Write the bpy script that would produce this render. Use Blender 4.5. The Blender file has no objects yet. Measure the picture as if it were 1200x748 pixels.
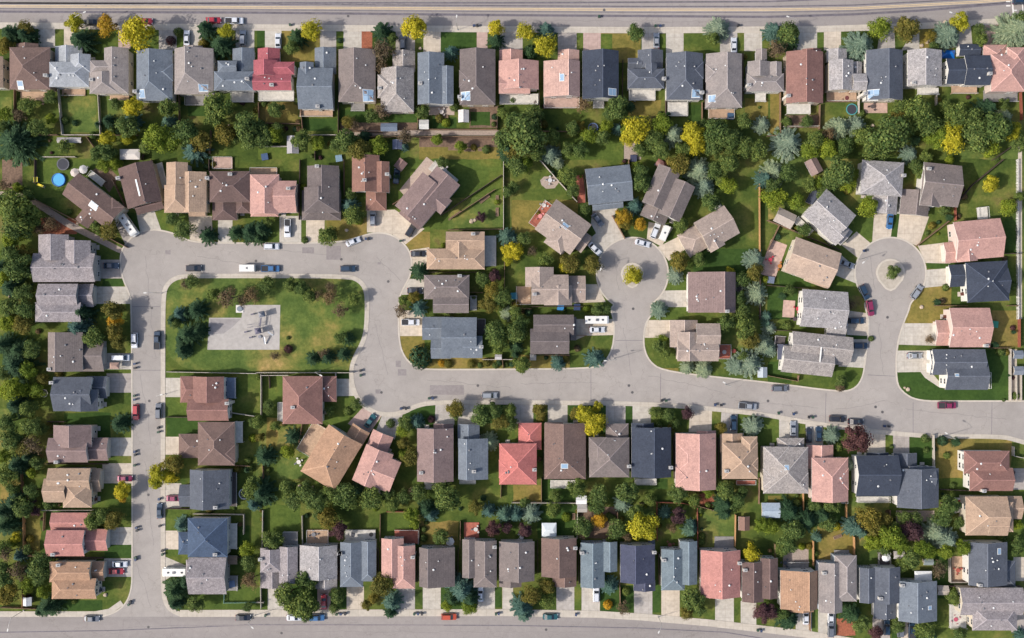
import bpy, math, random
from mathutils import Vector, Matrix, Euler
from mathutils.geometry import tessellate_polygon
R = math.radians
rnd = random.Random(11)
S, H = 0.26, 300.0            # metres per photo pixel on the ground, drone height
COL = bpy.context.scene.collection
TILE = {}
for _i, _c in enumerate('ABCDEFGHIJKLMNOP'):
    TILE[_c] = ((_i % 4) * 300, (0, 187, 374, 561)[_i // 4])
def tp(t, x, y):              # tile coordinates -> photo pixel
    if t == 'Z': return (x, y)
    o = TILE[t]; return (o[0] + x / 4, o[1] + y / 4)
def w2(px, py, z=0.0):        # photo pixel seen at height z -> ground position
    k = S * (H - z) / H
    return ((px - 600) * k, (374 - py) * k)

# ---------------------------------------------------------------- materials
def lin(c):
    return tuple(((v / 255) / 12.92 if v / 255 <= .04045 else ((v / 255 + .055) / 1.055) ** 2.4) for v in c)
_M = {}
def new_mat(name):
    m = bpy.data.materials.new(name); m.use_nodes = True
    return m, m.node_tree.nodes, m.node_tree.links, m.node_tree.nodes['Principled BSDF']
def noise(N, L, coord, scale, detail=4, rough=.6, stretch=None):
    t = N.new('ShaderNodeTexNoise'); t.inputs['Scale'].default_value = scale
    t.inputs['Detail'].default_value = detail; t.inputs['Roughness'].default_value = rough
    if stretch:
        mp = N.new('ShaderNodeMapping'); mp.inputs['Scale'].default_value = stretch
        L.new(coord, mp.inputs['Vector']); L.new(mp.outputs[0], t.inputs['Vector'])
    else: L.new(coord, t.inputs['Vector'])
    return t.outputs['Fac']
def ramp(N, L, fac, stops):
    r = N.new('ShaderNodeValToRGB'); L.new(fac, r.inputs[0]); e = r.color_ramp.elements
    while len(e) < len(stops): e.new(.5)
    for i, (p, c) in enumerate(stops): e[i].position = p; e[i].color = (*c, 1)
    return r.outputs[0]
def mixc(N, L, f, a, b, mode='MIX'):
    m = N.new('ShaderNodeMix'); m.data_type = 'RGBA'; m.blend_type = mode
    if isinstance(f, (int, float)): m.inputs[0].default_value = f
    else: L.new(f, m.inputs[0])
    for s, i in ((a, 6), (b, 7)):
        if isinstance(s, tuple): m.inputs[i].default_value = (*s, 1)
        else: L.new(s, m.inputs[i])
    return m.outputs[2]
GAIN = .72                    # photo brightness -> surface colour (the photograph is exposed bright)
def base(c, k=1): return tuple(v * GAIN * k for v in lin(c))
def mat(name, c, rough=.85, var=.25, scale=1.5, big=.12, metal=0, coord='Object', island=0):
    key = (name, c)
    if key in _M: return _M[key]
    m, N, L, P = new_mat(name)
    tc = N.new('ShaderNodeTexCoord').outputs[coord] if coord != 'World' else N.new('ShaderNodeNewGeometry').outputs['Position']
    b = base(c); lo = tuple(v * (1 - var) for v in b); hi = tuple(min(.95, v * (1 + var)) for v in b)
    o = ramp(N, L, noise(N, L, tc, scale), [(.3, lo), (.7, hi)])
    if big: o = mixc(N, L, 1, o, ramp(N, L, noise(N, L, tc, big, 3), [(.3, (1 - var * .6,) * 3), (.7, (1 + var * .4,) * 3)]), 'MULTIPLY')
    if island:
        g = N.new('ShaderNodeNewGeometry').outputs['Random Per Island']
        o = mixc(N, L, 1, o, ramp(N, L, g, [(0, (1 - island,) * 3), (1, (1 + island,) * 3)]), 'MULTIPLY')
    L.new(o, P.inputs['Base Color']); P.inputs['Roughness'].default_value = rough; P.inputs['Metallic'].default_value = metal
    P.inputs['Specular IOR Level'].default_value = .3
    _M[key] = m; return m
def shingle(name, c, cedar=False):
    key = ('sh', name)
    if key in _M: return _M[key]
    m, N, L, P = new_mat(name + '_shingles'); tc = N.new('ShaderNodeTexCoord').outputs['Object']
    g = sum(lin(c)) / 3; b = tuple((v * .95 + g * .05) * GAIN * .97 * t for v, t in zip(lin(c), (1, 1, .985))); v1 = .38 if cedar else .2
    o = ramp(N, L, noise(N, L, tc, 3.2, 3, .7), [(.3, tuple(v * (1 - v1) for v in b)), (.7, tuple(v * (1 + v1) for v in b))])
    o = mixc(N, L, 1, o, ramp(N, L, noise(N, L, tc, .22, 4, .65), [(.25, (.8, .8, .82)), (.5, (1, 1, 1)), (.78, (1.16, 1.13, 1.1))]), 'MULTIPLY')
    vo = N.new('ShaderNodeTexVoronoi'); vo.inputs['Scale'].default_value = 1.9; L.new(tc, vo.inputs['Vector'])
    bw = N.new('ShaderNodeRGBToBW'); L.new(vo.outputs['Color'], bw.inputs[0])
    o = mixc(N, L, .75 if cedar else .45, o, mixc(N, L, 1, o, ramp(N, L, bw.outputs[0], [(0, (.72,) * 3), (1, (1.3,) * 3)]), 'MULTIPLY'))
    wv = N.new('ShaderNodeTexWave'); wv.bands_direction = 'Z'; wv.inputs['Scale'].default_value = 2.2; wv.inputs['Distortion'].default_value = 1.2
    L.new(tc, wv.inputs['Vector'])
    o = mixc(N, L, 1, o, ramp(N, L, wv.outputs['Fac'], [(0, (.88,) * 3), (1, (1.06,) * 3)]), 'MULTIPLY')
    L.new(o, P.inputs['Base Color']); P.inputs['Roughness'].default_value = .92; P.inputs['Specular IOR Level'].default_value = .25
    _M[key] = m; return m
def plain(name, c, rough=.5, metal=0, k=1, spec=.5, coat=0):
    key = (name, 'p')
    if key in _M: return _M[key]
    m, N, L, P = new_mat(name); P.inputs['Base Color'].default_value = (*base(c, k), 1)
    P.inputs['Roughness'].default_value = rough; P.inputs['Metallic'].default_value = metal
    P.inputs['Specular IOR Level'].default_value = spec; P.inputs['Coat Weight'].default_value = coat; P.inputs['Coat Roughness'].default_value = .08
    _M[key] = m; return m
def grass_mat(name, stops, seed=0, sc=.05):
    m, N, L, P = new_mat(name); g = N.new('ShaderNodeNewGeometry').outputs['Position']
    mp = N.new('ShaderNodeMapping'); mp.inputs['Location'].default_value = (seed * 37.1, seed * 11.3, 0); L.new(g, mp.inputs['Vector']); g = mp.outputs[0]
    o = ramp(N, L, noise(N, L, g, sc, 5, .62), [(p, tuple(v*t for v, t in zip(base(c), (1.04, .97, 1.04)))) for p, c in stops])
    o = mixc(N, L, 1, o, ramp(N, L, noise(N, L, g, 1.1, 5, .75), [(.28, (.66, .7, .62)), (.72, (1.3, 1.25, 1.22))]), 'MULTIPLY')
    o = mixc(N, L, 1, o, ramp(N, L, noise(N, L, g, .3, 3, .6), [(.3, (.8, .84, .8)), (.7, (1.18, 1.14, 1.08))]), 'MULTIPLY')
    L.new(o, P.inputs['Base Color']); P.inputs['Roughness'].default_value = 1; P.inputs['Specular IOR Level'].default_value = .1
    return m
def leaf_mat(name, a, b, c):
    m, N, L, P = new_mat(name)
    g = N.new('ShaderNodeNewGeometry').outputs['Random Per Island']; tc = N.new('ShaderNodeTexCoord').outputs['Object']
    oi = N.new('ShaderNodeObjectInfo').outputs['Random']
    o = ramp(N, L, g, [(0, base(a)), (.5, base(b)), (1, base(c))])
    o = mixc(N, L, 1, o, ramp(N, L, noise(N, L, tc, .7, 2), [(.3, (.72, .76, .72)), (.7, (1.25, 1.22, 1.1))]), 'MULTIPLY')
    o = mixc(N, L, 1, o, ramp(N, L, oi, [(0, (.84, .9, .86)), (.5, (1.04, 1.02, .97)), (1, (1.3, 1.2, .94))]), 'MULTIPLY')
    L.new(o, P.inputs['Base Color']); P.inputs['Roughness'].default_value = .75; P.inputs['Specular IOR Level'].default_value = .2
    t = N.new('ShaderNodeBsdfTranslucent'); L.new(o, t.inputs['Color'])
    mx = N.new('ShaderNodeMixShader'); mx.inputs[0].default_value = .3
    out = N['Material Output']; L.new(P.outputs[0], mx.inputs[1]); L.new(t.outputs[0], mx.inputs[2]); L.new(mx.outputs[0], out.inputs['Surface'])
    return m

# ---------------------------------------------------------------- mesh builder
class MB:
    def __init__(s): s.v = []; s.f = []; s.m = []
    def add(s, vs, fs, mi=0):
        o = len(s.v); s.v += [tuple(v) for v in vs]; s.f += [tuple(i + o for i in f) for f in fs]; s.m += [mi] * len(fs); return s
    def box(s, x0, y0, z0, x1, y1, z1, mi=0, T=None):
        vs = [Vector(v) for v in ((x0,y0,z0),(x1,y0,z0),(x1,y1,z0),(x0,y1,z0),(x0,y0,z1),(x1,y0,z1),(x1,y1,z1),(x0,y1,z1))]
        if T is not None: vs = [T @ v for v in vs]
        return s.add(vs, [(0,3,2,1),(4,5,6,7),(0,1,5,4),(1,2,6,5),(2,3,7,6),(3,0,4,7)], mi)
    def cyl(s, c, r0, r1, z0, z1, n=10, mi=0, ax='z', cap=True):
        vs = []
        for z, r in ((z0, r0), (z1, r1)):
            for i in range(n):
                a = 2 * math.pi * i / n; u, v = r * math.cos(a), r * math.sin(a)
                vs.append({'z': (c[0]+u, c[1]+v, z), 'x': (z, c[0]+u, c[1]+v), 'y': (c[0]+v, z, c[1]+u)}[ax])
        fs = [(i, (i+1) % n, n + (i+1) % n, n + i) for i in range(n)]
        if cap: fs += [tuple(range(n))[::-1], tuple(range(n, 2*n))]
        return s.add(vs, fs, mi)
    def tube(s, p, q, r, n=6, mi=0, r2=None):
        p, q = Vector(p), Vector(q); d = (q - p); 
        if d.length < 1e-6: return s
        T = d.to_track_quat('Z', 'Y').to_matrix(); r2 = r if r2 is None else r2; vs = []
        for c, rr in ((p, r), (q, r2)):
            for i in range(n):
                a = 2*math.pi*i/n; vs.append(c + T @ Vector((rr*math.cos(a), rr*math.sin(a), 0)))
        return s.add(vs, [(i,(i+1)%n,n+(i+1)%n,n+i) for i in range(n)] + [tuple(range(n))[::-1], tuple(range(n,2*n))], mi)
    def slab(s, pts, z0, z1, mi=0, side=None):    # polygon prism (2-D points), concave allowed
        a = sum(pts[i][0]*pts[(i+1)%len(pts)][1]-pts[(i+1)%len(pts)][0]*pts[i][1] for i in range(len(pts)))
        if a < 0: pts = pts[::-1]
        n = len(pts); tri = tessellate_polygon([[Vector((p[0], p[1], 0)) for p in pts]])
        fs = []
        for t in tri:
            p = [pts[i] for i in t]; c = (p[1][0]-p[0][0])*(p[2][1]-p[0][1])-(p[1][1]-p[0][1])*(p[2][0]-p[0][0])
            fs.append(tuple(t) if c > 0 else tuple(t)[::-1])
        if z0 is None: return s.add([(x,y,z1) for x,y in pts], fs, mi)
        s.add([(x,y,z1) for x,y in pts] + [(x,y,z0) for x,y in pts], fs, mi)
        o = len(s.v) - 2*n
        for i in range(n):
            j = (i+1) % n; s.f.append((o+n+i, o+n+j, o+j, o+i)); s.m.append(mi if side is None else side)
        return s
    def mesh(s, name, mats):
        me = bpy.data.meshes.new(name); me.from_pydata(s.v, [], s.f)
        for m in (mats if isinstance(mats, (list, tuple)) else [mats]): me.materials.append(m)
        if len(me.materials) > 1: me.polygons.foreach_set('material_index', s.m)
        me.update(); return me
    def build(s, name, mats, parent=None, smooth=False):
        me = s.mesh(name, mats)
        if smooth: me.polygons.foreach_set('use_smooth', [True] * len(me.polygons))
        return link(name, me, parent)
def link(name, me, parent=None):
    o = bpy.data.objects.new(name, me); COL.objects.link(o); o.parent = parent; return o
def empty(name, loc, rz=0):
    o = bpy.data.objects.new(name, None); COL.objects.link(o); o.location = loc; o.rotation_euler = (0, 0, rz); o.empty_display_size = .5; return o
KIDS = {}
def copy_tree(o, parent=None):
    c = o.copy(); COL.objects.link(c); c.parent = parent
    for ch in KIDS[o.name] if o.name in KIDS else ():
        copy_tree(ch, c)
    return c
def index_kids(o):
    KIDS[o.name] = list(o.children)
    for ch in o.children: index_kids(ch)

# ---------------------------------------------------------------- labels
REG = []                      # (object, phrase, position); finished once every house is known
HOUSES = []                   # (x, y, front vector, reference phrase)
DRIVES = []
def reg(o, phrase, cat, pos, group=None, kind=None, mode='rel'):
    o['category'] = cat
    if group: o['group'] = group
    if kind: o['kind'] = kind
    REG.append((o, phrase, pos, mode)); return o
def relation(pos, mode):
    x, y = pos; b = min(HOUSES, key=lambda h: (h[0]-x)**2 + (h[1]-y)**2)
    dx, dy = x - b[0], y - b[1]; d = math.hypot(dx, dy) + 1e-6
    if mode == 'drive' and any(inside(pos, p) for p in DRIVES): return 'on the driveway of ' + b[3]
    f = (dx*b[2][0] + dy*b[2][1]) / d
    return ('in front of ' if f > .55 else 'behind ' if f < -.45 else 'beside ') + b[3]
ORD = 'first second third fourth fifth sixth seventh eighth ninth tenth eleventh twelfth thirteenth fourteenth fifteenth sixteenth seventeenth eighteenth nineteenth twentieth'.split()
def finish_labels():
    by = {}
    for o, ph, pos, mode in REG:
        if mode == 'fixed': o['label'] = ph; by.setdefault(ph, []).append((pos, o)); continue
        by.setdefault(ph + ' ' + relation(pos, mode), []).append((pos, o))
    for lab, lst in by.items():
        if len(lst) == 1: lst[0][1]['label'] = lab; continue
        xs = [p[0] for p, _ in lst]; ys = [p[1] for p, _ in lst]
        horiz = (max(xs) - min(xs)) >= (max(ys) - min(ys))
        lst.sort(key=lambda e: e[0][0] if horiz else -e[0][1]); n = len(lst)
        w = ('left', 'right') if horiz else ('top', 'bottom')
        for i, (p, o) in enumerate(lst):
            if i == 0: q = w[0] + ('most' if horiz else 'most')
            elif i == n - 1: q = w[1] + 'most'
            elif n == 3: q = 'middle one'
            else: q = ORD[i] + ' from ' + w[0]
            o['label'] = lab + ', ' + q
def inside(p, poly):
    x, y = p; c = False; n = len(poly)
    for i in range(n):
        x1, y1 = poly[i]; x2, y2 = poly[i-1]
        if (y1 > y) != (y2 > y) and x < (x2-x1)*(y-y1)/(y2-y1)+x1: c = not c
    return c
def ordw(n):
    t = {21:'twenty-first',22:'twenty-second',23:'twenty-third',24:'twenty-fourth',25:'twenty-fifth',26:'twenty-sixth'}
    return t[n] if n in t else ORD[n-1]
# ---------------------------------------------------------------- houses
# id | tile | roof | wall | front | optional @cx,cy,angle | wings and extras
# wing: kind(x/y ridge axis + hipped ends t b l r) x0 y0 x1 y1 eave(2 / 1 / g garage) [ridge position]
# C x y chimney; K x0 y0 x1 y1 skylight; D x0 y0 x1 y1 colour height deck
ROOFC = dict(brown=(122,100,93), dkbrown=(108,88,84), mauve=(138,117,114), taupe=(127,116,113), dktaupe=(112,102,101),
 ltblue=(160,164,170), slate=(113,121,132), dkslate=(92,97,108), navy=(62,69,84), navy2=(72,76,97), grey=(142,136,140), ltgrey=(163,158,158),
 beige=(166,149,139), beigegrey=(158,150,146), tan=(176,149,127), orangetan=(174,138,112), pink=(190,148,138), pink2=(196,160,148), red=(164,90,98), brightred=(190,114,108), pinktan=(188,164,146),
 redpink=(186,130,122), teal=(112,125,134), blue=(74,90,114), cedar=(150,142,144), reddish=(142,105,97), chestnut=(140,104,92), warmgrey=(148,139,136))
WORDS = dict(brown='brown', dkbrown='dark brown', mauve='mauve-brown', taupe='grey-brown', dktaupe='dark grey-brown', ltblue='pale blue-grey', slate='slate grey',
 dkslate='dark slate', navy='charcoal navy', navy2='navy blue', grey='grey', ltgrey='light grey', beige='beige', beigegrey='beige-grey', tan='tan', orangetan='orange-tan', pinktan='pinkish tan',
 pink='pink', pink2='pale pink', red='red', brightred='bright red', redpink='salmon red', teal='grey-green', blue='dark blue', cedar='weathered grey', reddish='reddish brown', chestnut='chestnut brown', warmgrey='warm grey')
WALLC = dict(w=(226,222,214), c=(212,200,180), g=(176,172,168), t=(190,172,150), p=(214,196,186), b=(170,180,190), d=(120,112,108))
HD = '''
T0|A|tan|c|t|y -80 265 14 412 2
T1|A|brown|t|t|ytb 45 222 235 420 2 .42;y 75 205 180 262 g;K 80 380 108 418;D 95 425 225 470 t .3
T2|A|ltblue|w|t|y 258 218 385 310 g;xlr 230 290 418 408 2;yb 330 255 425 340 2;C 215 355;D 290 412 400 450 t .4
T3|A|warmgrey|c|t|yb 488 225 602 440 2 .4;xl 420 283 540 350 2;yb 420 340 560 440 2;C 430 375;D 515 440 605 470 t .8
T4|A|slate|w|t|yb 640 236 808 472 2 .42;xr 720 300 811 380 2;K 650 420 680 460;C 634 430
T5|A|warmgrey|c|t|yb 818 228 1000 442 2 .34;y 868 216 950 275 g;K 930 395 975 430;D 870 450 990 495 g .5
T6|A|slate|w|t|xlr 1003 335 1190 425 2;y 1090 228 1192 350 g;xl 1020 285 1110 340 2;D 1085 428 1190 480 w 1.2;C 1160 372
T7|B|red|w|t|y 8 228 112 300 g .5;y -12 282 98 355 2;xr 85 290 180 350 2;x -15 345 168 425 2;D 15 427 178 475 w 1.6;C 75 400
T8|B|slate|w|t|y 275 225 375 345 g .45;x 198 318 362 512 2;y 205 292 270 350 2;D 205 514 360 548 t 1;C 290 500
T9|B|taupe|c|t|yb 387 232 560 478 2 .45;K 500 420 550 475;D 445 480 510 522 g .8
T10|B|beigegrey|p|t|y 640 240 745 335 g;yb 585 320 740 525 2 .5;xl 570 350 680 460 2;C 580 415
T11|B|slate|w|t|y 758 248 882 490 2 .45;y 865 310 926 490 2 .5;D 785 445 828 492 w 2.4;C 770 392
T12|B|dktaupe|t|t|yb 955 232 1122 492 2 .47;xl 952 330 1040 410 2;K 960 430 1005 472;C 955 455
T13|C|pink|p|t|y -60 235 50 310 g;y -62 285 125 420 2 .5;x -62 355 85 440 2;D -58 440 122 490 w 1.2
T14|C|pink2|p|t|y 215 235 315 300 g;y 148 286 318 455 2 .68;K 222 350 244 385;D 150 457 315 508 p 1.1
T15|C|navy|w|t|y 330 238 500 465 2 .55;K 450 415 490 450;D 380 468 432 508 w .8
T16|C|dkslate|w|t|y 590 235 708 320 g;xlr 542 322 714 415 2;y 625 298 680 360 2;x 542 272 610 325 1;C 712 370;D 548 418 670 472 w 1.2
T17|C|dkslate|w|t|yb 723 250 895 468 2 .5;xr 800 290 898 370 2;K 842 420 882 458;C 890 435;D 730 480 822 545 w 1.3
T18|C|warmgrey|g|t|yb 910 252 1078 505 2 .55;xl 907 300 990 385 2;K 920 445 955 480;D 920 510 1040 558 t .8
T19|D|warmgrey|w|t|y -58 230 -5 300 g;y -95 288 10 360 2;y 8 290 65 360 2;xlr -100 345 75 430 2;D -60 432 -10 478 w 1;C -90 400
T20|D|reddish|t|t|y 85 242 258 485 2 .5;y 160 230 250 262 g;D 88 488 200 535 w 2.3;C 95 450
T21|D|ltgrey|c|t|y 275 230 370 292 g;y 285 282 400 425 2;x 395 345 462 425 2;y 390 290 440 350 1;D 275 427 415 475 t .8
T22|D|dkslate|w|t|y 460 235 632 470 2 .55;K 470 420 520 470;C 455 440;D 450 482 560 530 p .2
T23|D|ltgrey|w|t|y 655 235 815 405 2 .45;D 700 412 800 445 w 1.6;C 680 390
T24|D|navy|w|t|x 895 207 995 262 g;x 920 260 1040 400 2;x 835 275 935 395 2;C 1032 350;D 860 402 980 440 t 1.1
T25|D|pink|p|t|ytb 1008 210 1120 310 g;ytb 1045 255 1204 430 2;ytb 1120 222 1204 310 2;D 1010 425 1170 478 g .5
S1|E|brown|c|b|@430,205,38|x -135 -75 135 52 2;yt 60 -80 130 0 2;y -30 20 45 112 g;K 0 -15 45 15;D -120 -110 -40 -78 w .8
S2|E|dkbrown|t|b|@660,125,-14|y -85 -105 80 90 2 .6;x -60 60 70 120 g;K -10 -30 -2 50;C -90 -60;D 60 -100 100 20 w .5
S3|E|tan|c|b|y 780 14 880 140 2;yb 770 120 890 250 2;y 860 58 968 248 2 .3;xb 885 200 965 268 g;C 972 88
S4|E|dkbrown|c|b|xlr 983 55 1172 200 2;yb 995 190 1112 285 g;yb 1105 165 1172 252 1;C 1080 70;D 1000 -10 1090 45 p .6
S5|F|pink|p|b|yt -28 70 108 255 2 .55;x 85 100 190 250 2;yb -25 160 105 268 g;D -25 40 100 78 t .6;C 155 138
S6|F|dktaupe|g|b|y 240 30 388 160 2;yb 215 145 398 285 g .4;yb 225 130 390 250 2 .45;C 290 35
S7|F|chestnut|w|b|y 450 -20 578 152 2;y 555 10 625 155 2;yb 515 90 612 240 g;C 615 70;C 512 100
S8|F|mauve|p|l|@800,165,-50|x -135 -82 70 80 2;x -30 -50 135 92 2;y -30 30 55 110 2;x -150 -50 -60 75 g;D 100 -80 150 60 w .8
E1|F|tan|c|l|xlr 800 418 1072 515 2;x 890 338 1072 425 2;yt 905 345 1000 470 2;xl 800 425 880 512 g;C 1018 350;D 1072 360 1125 500 w .8
E2|F|taupe|p|l|xlr 788 542 1000 655 2;x 830 640 998 720 2;xl 788 560 850 640 g;D 1004 640 1034 706 w .9;C 955 546
E3|J|slate|w|l|x 780 -10 925 98 g;x 870 -8 1035 182 2;x 820 90 915 186 1;x 970 78 1062 184 2;D 1037 0 1075 74 d .9;C 1056 130
C1|G|beige|c|r|@245,322,36|x -110 -88 95 85 2;x 60 -48 132 45 g;yb -40 20 60 110 2;K -20 -20 15 5;D -150 -60 -110 70 r .5
C2|G|slate|w|b|@455,120,-6|x -105 -86 105 82 2;x -85 62 60 108 g;D -145 -70 -108 60 r .2
C3|G|taupe|w|b|@735,150,24|y -95 -100 15 95 2;y -5 -70 105 112 2;y -75 85 50 150 g;D -100 -135 -50 -102 r .3
C4|G|beige|c|l|@930,335,-30|x -50 -72 115 78 2;xl -138 -60 -10 62 g;y -50 0 30 90 2;D 85 -115 115 -72 g .8
C5|G|mauve|w|l|y 825 528 1048 718 2 .73;y 830 600 900 690 g;D 1050 550 1075 635 d .8;C 1000 712
C6|G|beige|c|r|y 62 505 195 598 2;x 90 540 265 680 2;y 150 590 282 684 2;x 235 545 345 672 g;D 20 595 88 680 t .4;C 105 632
C7|K|beige|p|l|y 740 5 870 132 g .5;x 775 95 968 198 2;x 862 20 975 135 2;y 778 60 880 198 2;D 968 120 1024 186 r .7
C8|K|dktaupe|g|r|x 100 -20 290 75 2;x 85 45 268 164 2;y 252 -10 302 100 g;D 85 165 112 192 w .5
D1|H|ltgrey|w|r|@305,275,42|x -115 -82 72 84 2;x 0 -10 95 88 2;x 55 -25 118 62 g;D -115 84 -20 120 w 1
D2|H|ltgrey|w|b|@535,90,4|ytb -98 -82 98 78 2;y -18 66 92 158 g;C 95 -20
D3|H|taupe|w|b|@805,120,6|x -85 -100 95 95 2;y -160 30 -25 148 g;C -68 -66;y -85 -60 10 105 2
D4|H|pink|p|l|@975,375,-5|x -100 -90 122 92 2;x -138 0 -40 98 g;y -95 -20 0 100 2;D 50 -150 100 -95 w .6
D5|H|navy|w|l|@1015,575,-3|xlr -85 -95 112 92 2;x -148 -90 -50 15 g;x -20 -60 115 60 2;D 112 -90 125 -40 g .6
D6|L|pink|p|l|x 850 -52 1040 132 2;x 785 5 875 125 g;C 1020 125
D7|L|dkslate|w|l|x 770 142 1018 262 2;x 830 200 1030 332 2;x 758 146 850 262 g;K 870 255 890 270;D 1018 250 1040 325 w .6;D 745 150 758 235 r .3
D8|H|pinktan|c|r|@210,485,20|x -115 -88 112 82 2;x 0 -5 118 86 g;D -200 -50 -120 120 p .2
D9|H|ltgrey|w|r|@270,700,4|x -115 -85 100 90 2;x 20 0 112 135 g;D -175 -30 -120 50 p .3
D10|L|beigegrey|w|r|@235,170,6|x -130 -100 155 20 2;x -165 -30 75 95 2;x 60 -75 155 35 g;K 0 -40 6 30;D -190 -70 -140 0 d .8
L1|E|cedar|g|r|x 155 440 445 574 2;y 180 352 322 475 2;y 295 380 425 490 2;x 400 462 450 570 g
L2|E|cedar|g|r|x 178 583 365 695 2;x 345 583 440 692 g;xl 165 670 380 762 2
L3|I|taupe|g|r|y 225 62 388 246 2 .3;x 365 98 488 246 g;C 235 235
L4|I|dkslate|w|r|x 250 272 432 432 2;x 405 268 502 372 g;y 320 330 460 432 2;C 245 298
L5|I|mauve|p|r|x 226 558 412 672 2;y 250 497 430 600 2;x 400 556 508 664 g;C 265 670
L6|M|tan|c|r|x 225 -48 425 62 2;ytb 295 20 430 136 2;x 205 0 310 112 2;x 400 -48 474 62 g
L7|M|redpink|w|r|x 240 160 428 248 1;x 218 242 396 364 2;x 380 236 505 338 g;C 250 355
L8|M|orangetan|c|r|xl 232 390 425 485 2;xl 243 468 452 564 2;x 410 388 490 480 g;C 275 405
M1|I|reddish|w|l|y 905 270 1050 392 2;x 880 375 1072 477 2;xl 845 268 920 392 g;D 1052 275 1106 372 b 1.2;C 1066 395
M2|I|brown|c|l|ytb 928 483 1100 686 2;xr 1010 590 1103 670 2;xl 838 538 975 652 g;D 1100 480 1138 580 w 2.3
M3|M|dkslate|w|l|y 890 -42 1075 142 2 .4;x 842 28 905 132 g;C 1015 132;D 1078 -30 1112 130 d .8
M4|M|blue|w|l|ytb 880 185 1066 368 2;xl 836 250 900 356 g;D 1068 210 1112 330 w 1.4;C 1010 355
M5|M|cedar|g|l|x 883 370 1062 542 2;xl 872 380 920 470 g;D 1050 455 1115 525 g .8
M6|J|reddish|w|r|ytb 125 268 312 492 2 .45;xr 250 268 378 388 g;D 105 390 128 480 w .8;C 178 412
M7|J|orangetan|c|t|@395,640,31|yb -122 -98 62 158 2 .5;y -30 -155 62 -70 g;yt -60 -80 50 60 2;D -195 -60 -125 90 t .9
M8|J|pink|p|t|@570,660,22|y -76 -50 60 132 2;x -10 -30 108 125 2;y -76 -120 28 -30 g;D 0 128 110 150 w 1.2
R1|J|mauve|p|t|y 832 490 926 575 g;y 755 512 926 762 2 .47;C 775 720;D 790 765 890 795 w .8
R2|J|slate|w|t|y 945 492 1048 600 g .5;y 948 560 1088 752 2 .3;C 1022 712;D 955 755 1030 770 w 1
R3|K|brightred|p|t|ytb 30 487 138 612 g;ytb -60 583 116 776 2;xl -62 660 30 745 2;C 105 706
R4|K|brown|c|t|yb 152 488 346 750 2 .45;yt 156 484 240 580 2;yb 200 660 290 748 2;K 228 675 262 700;D 180 755 300 790 w .7
R5|K|taupe|w|t|ytb 440 490 546 600 g;ytb 362 556 550 742 2;yt 360 554 445 650 2;C 548 690
R6|K|navy|b|t|y 560 487 665 540 g;y 560 508 746 742 2 .55;C 744 696;D 575 748 675 775 w 1.2
R7|K|pink|p|t|y 866 523 956 570 g;y 768 535 956 800 2 .55;ytb 770 580 870 720 2;xl 766 690 862 785 2
R8|K|tan|c|t|y 976 536 1080 625 g;ytb 985 580 1152 750 2;yt 1075 550 1150 660 2;xr 1070 650 1154 710 2;D 1050 755 1140 775 r .8;C 1005 712
R9|L|beigegrey|c|t|yt 45 558 170 650 g;ytb -22 600 188 818 2;yt -20 598 100 720 2;xl -24 700 100 790 2;xr 90 720 190 812 2;K 70 680 92 705
R10|L|pink|p|t|y 183 590 306 700 g;yt 205 650 376 856 2;xr 285 700 378 800 2;D 215 850 370 862 w 1
R11|L|navy|w|t|x 412 640 612 830 2 .45;y 460 626 565 710 g;D 415 832 570 858 w 1.1
R12|L|dkslate|w|t|y 590 628 698 730 g;y 605 700 800 884 2 .5;x 660 690 785 800 2;D 590 790 620 860 w 1.1
R13|L|reddish|w|r|xlr 918 618 1132 725 2;xl 944 698 1148 806 2;C 1010 805
R14|P|tan|c|r|xl 926 84 1122 266 2;x 1080 82 1190 190 g;ytb 1050 110 1150 250 2;x 1030 170 1124 268 2;D 876 90 922 160 w .7
R15|P|dkslate|w|r|y 940 298 1122 500 2 .4;xr 1000 385 1160 508 g;K 1072 325 1092 355;C 985 495;D 862 365 930 485 t .2
R16|P|cedar|c|r|x 900 512 1196 640 2;xlr 958 598 1168 712 2;D 850 590 930 700 w .6
B1|N|cedar|g|b|y 20 325 122 512 g .6;yb 20 330 120 440 2;y 108 318 196 492 2;D 130 248 196 315 g 1.1;C 22 378
B2|N|ltgrey|g|b|y 205 312 380 470 2 .55;y 275 440 380 516 g;D 240 240 340 305 t .5;C 392 352
B3|N|slate|w|b|yb 395 298 502 508 2;yb 490 293 563 482 2;D 420 240 560 292 w .8;C 395 352
B4|N|pink|w|b|y 588 280 692 462 2;yb 640 312 746 516 2 .5;D 650 240 762 305 r .6;C 735 368
B5|N|dktaupe|g|b|y 765 322 932 506 2 .26
B6|N|taupe|g|b|y 967 284 1032 465 2;yb 1020 290 1128 510 2;D 975 206 1046 278 r .3;C 1118 320
B7|O|taupe|p|b|y -60 295 105 480 2 .55;y -60 400 45 508 g
B8|O|brown|c|b|y 138 278 302 460 2 .5;y 190 430 302 506 g;C 296 325
B9|O|teal|b|b|y 322 300 434 510 2 .5;y 424 296 493 436 2;C 328 348
B10|O|navy2|w|b|y 508 308 670 487 2 .42;y 570 480 672 526 g;C 666 345
B11|O|teal|w|b|yb 700 330 810 524 2;y 786 293 868 496 2;C 712 382
B12|O|redpink|p|b|y 885 335 1070 556 2 .5;yb 925 470 1010 562 2;C 1066 396;D 950 272 1040 328 g .3
B13|O|dkbrown|w|b|y 1078 390 1180 578 2;y 1165 372 1246 562 2;C 1092 428
B14|P|orangetan|w|b|y 58 430 232 612 2 .72;y 100 560 215 625 g;D 90 390 190 428 g .5
B15|P|warmgrey|b|b|y 238 393 348 628 2 .6;ytb 312 360 416 576 2;C 262 442;D 310 335 380 360 g .5
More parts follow.
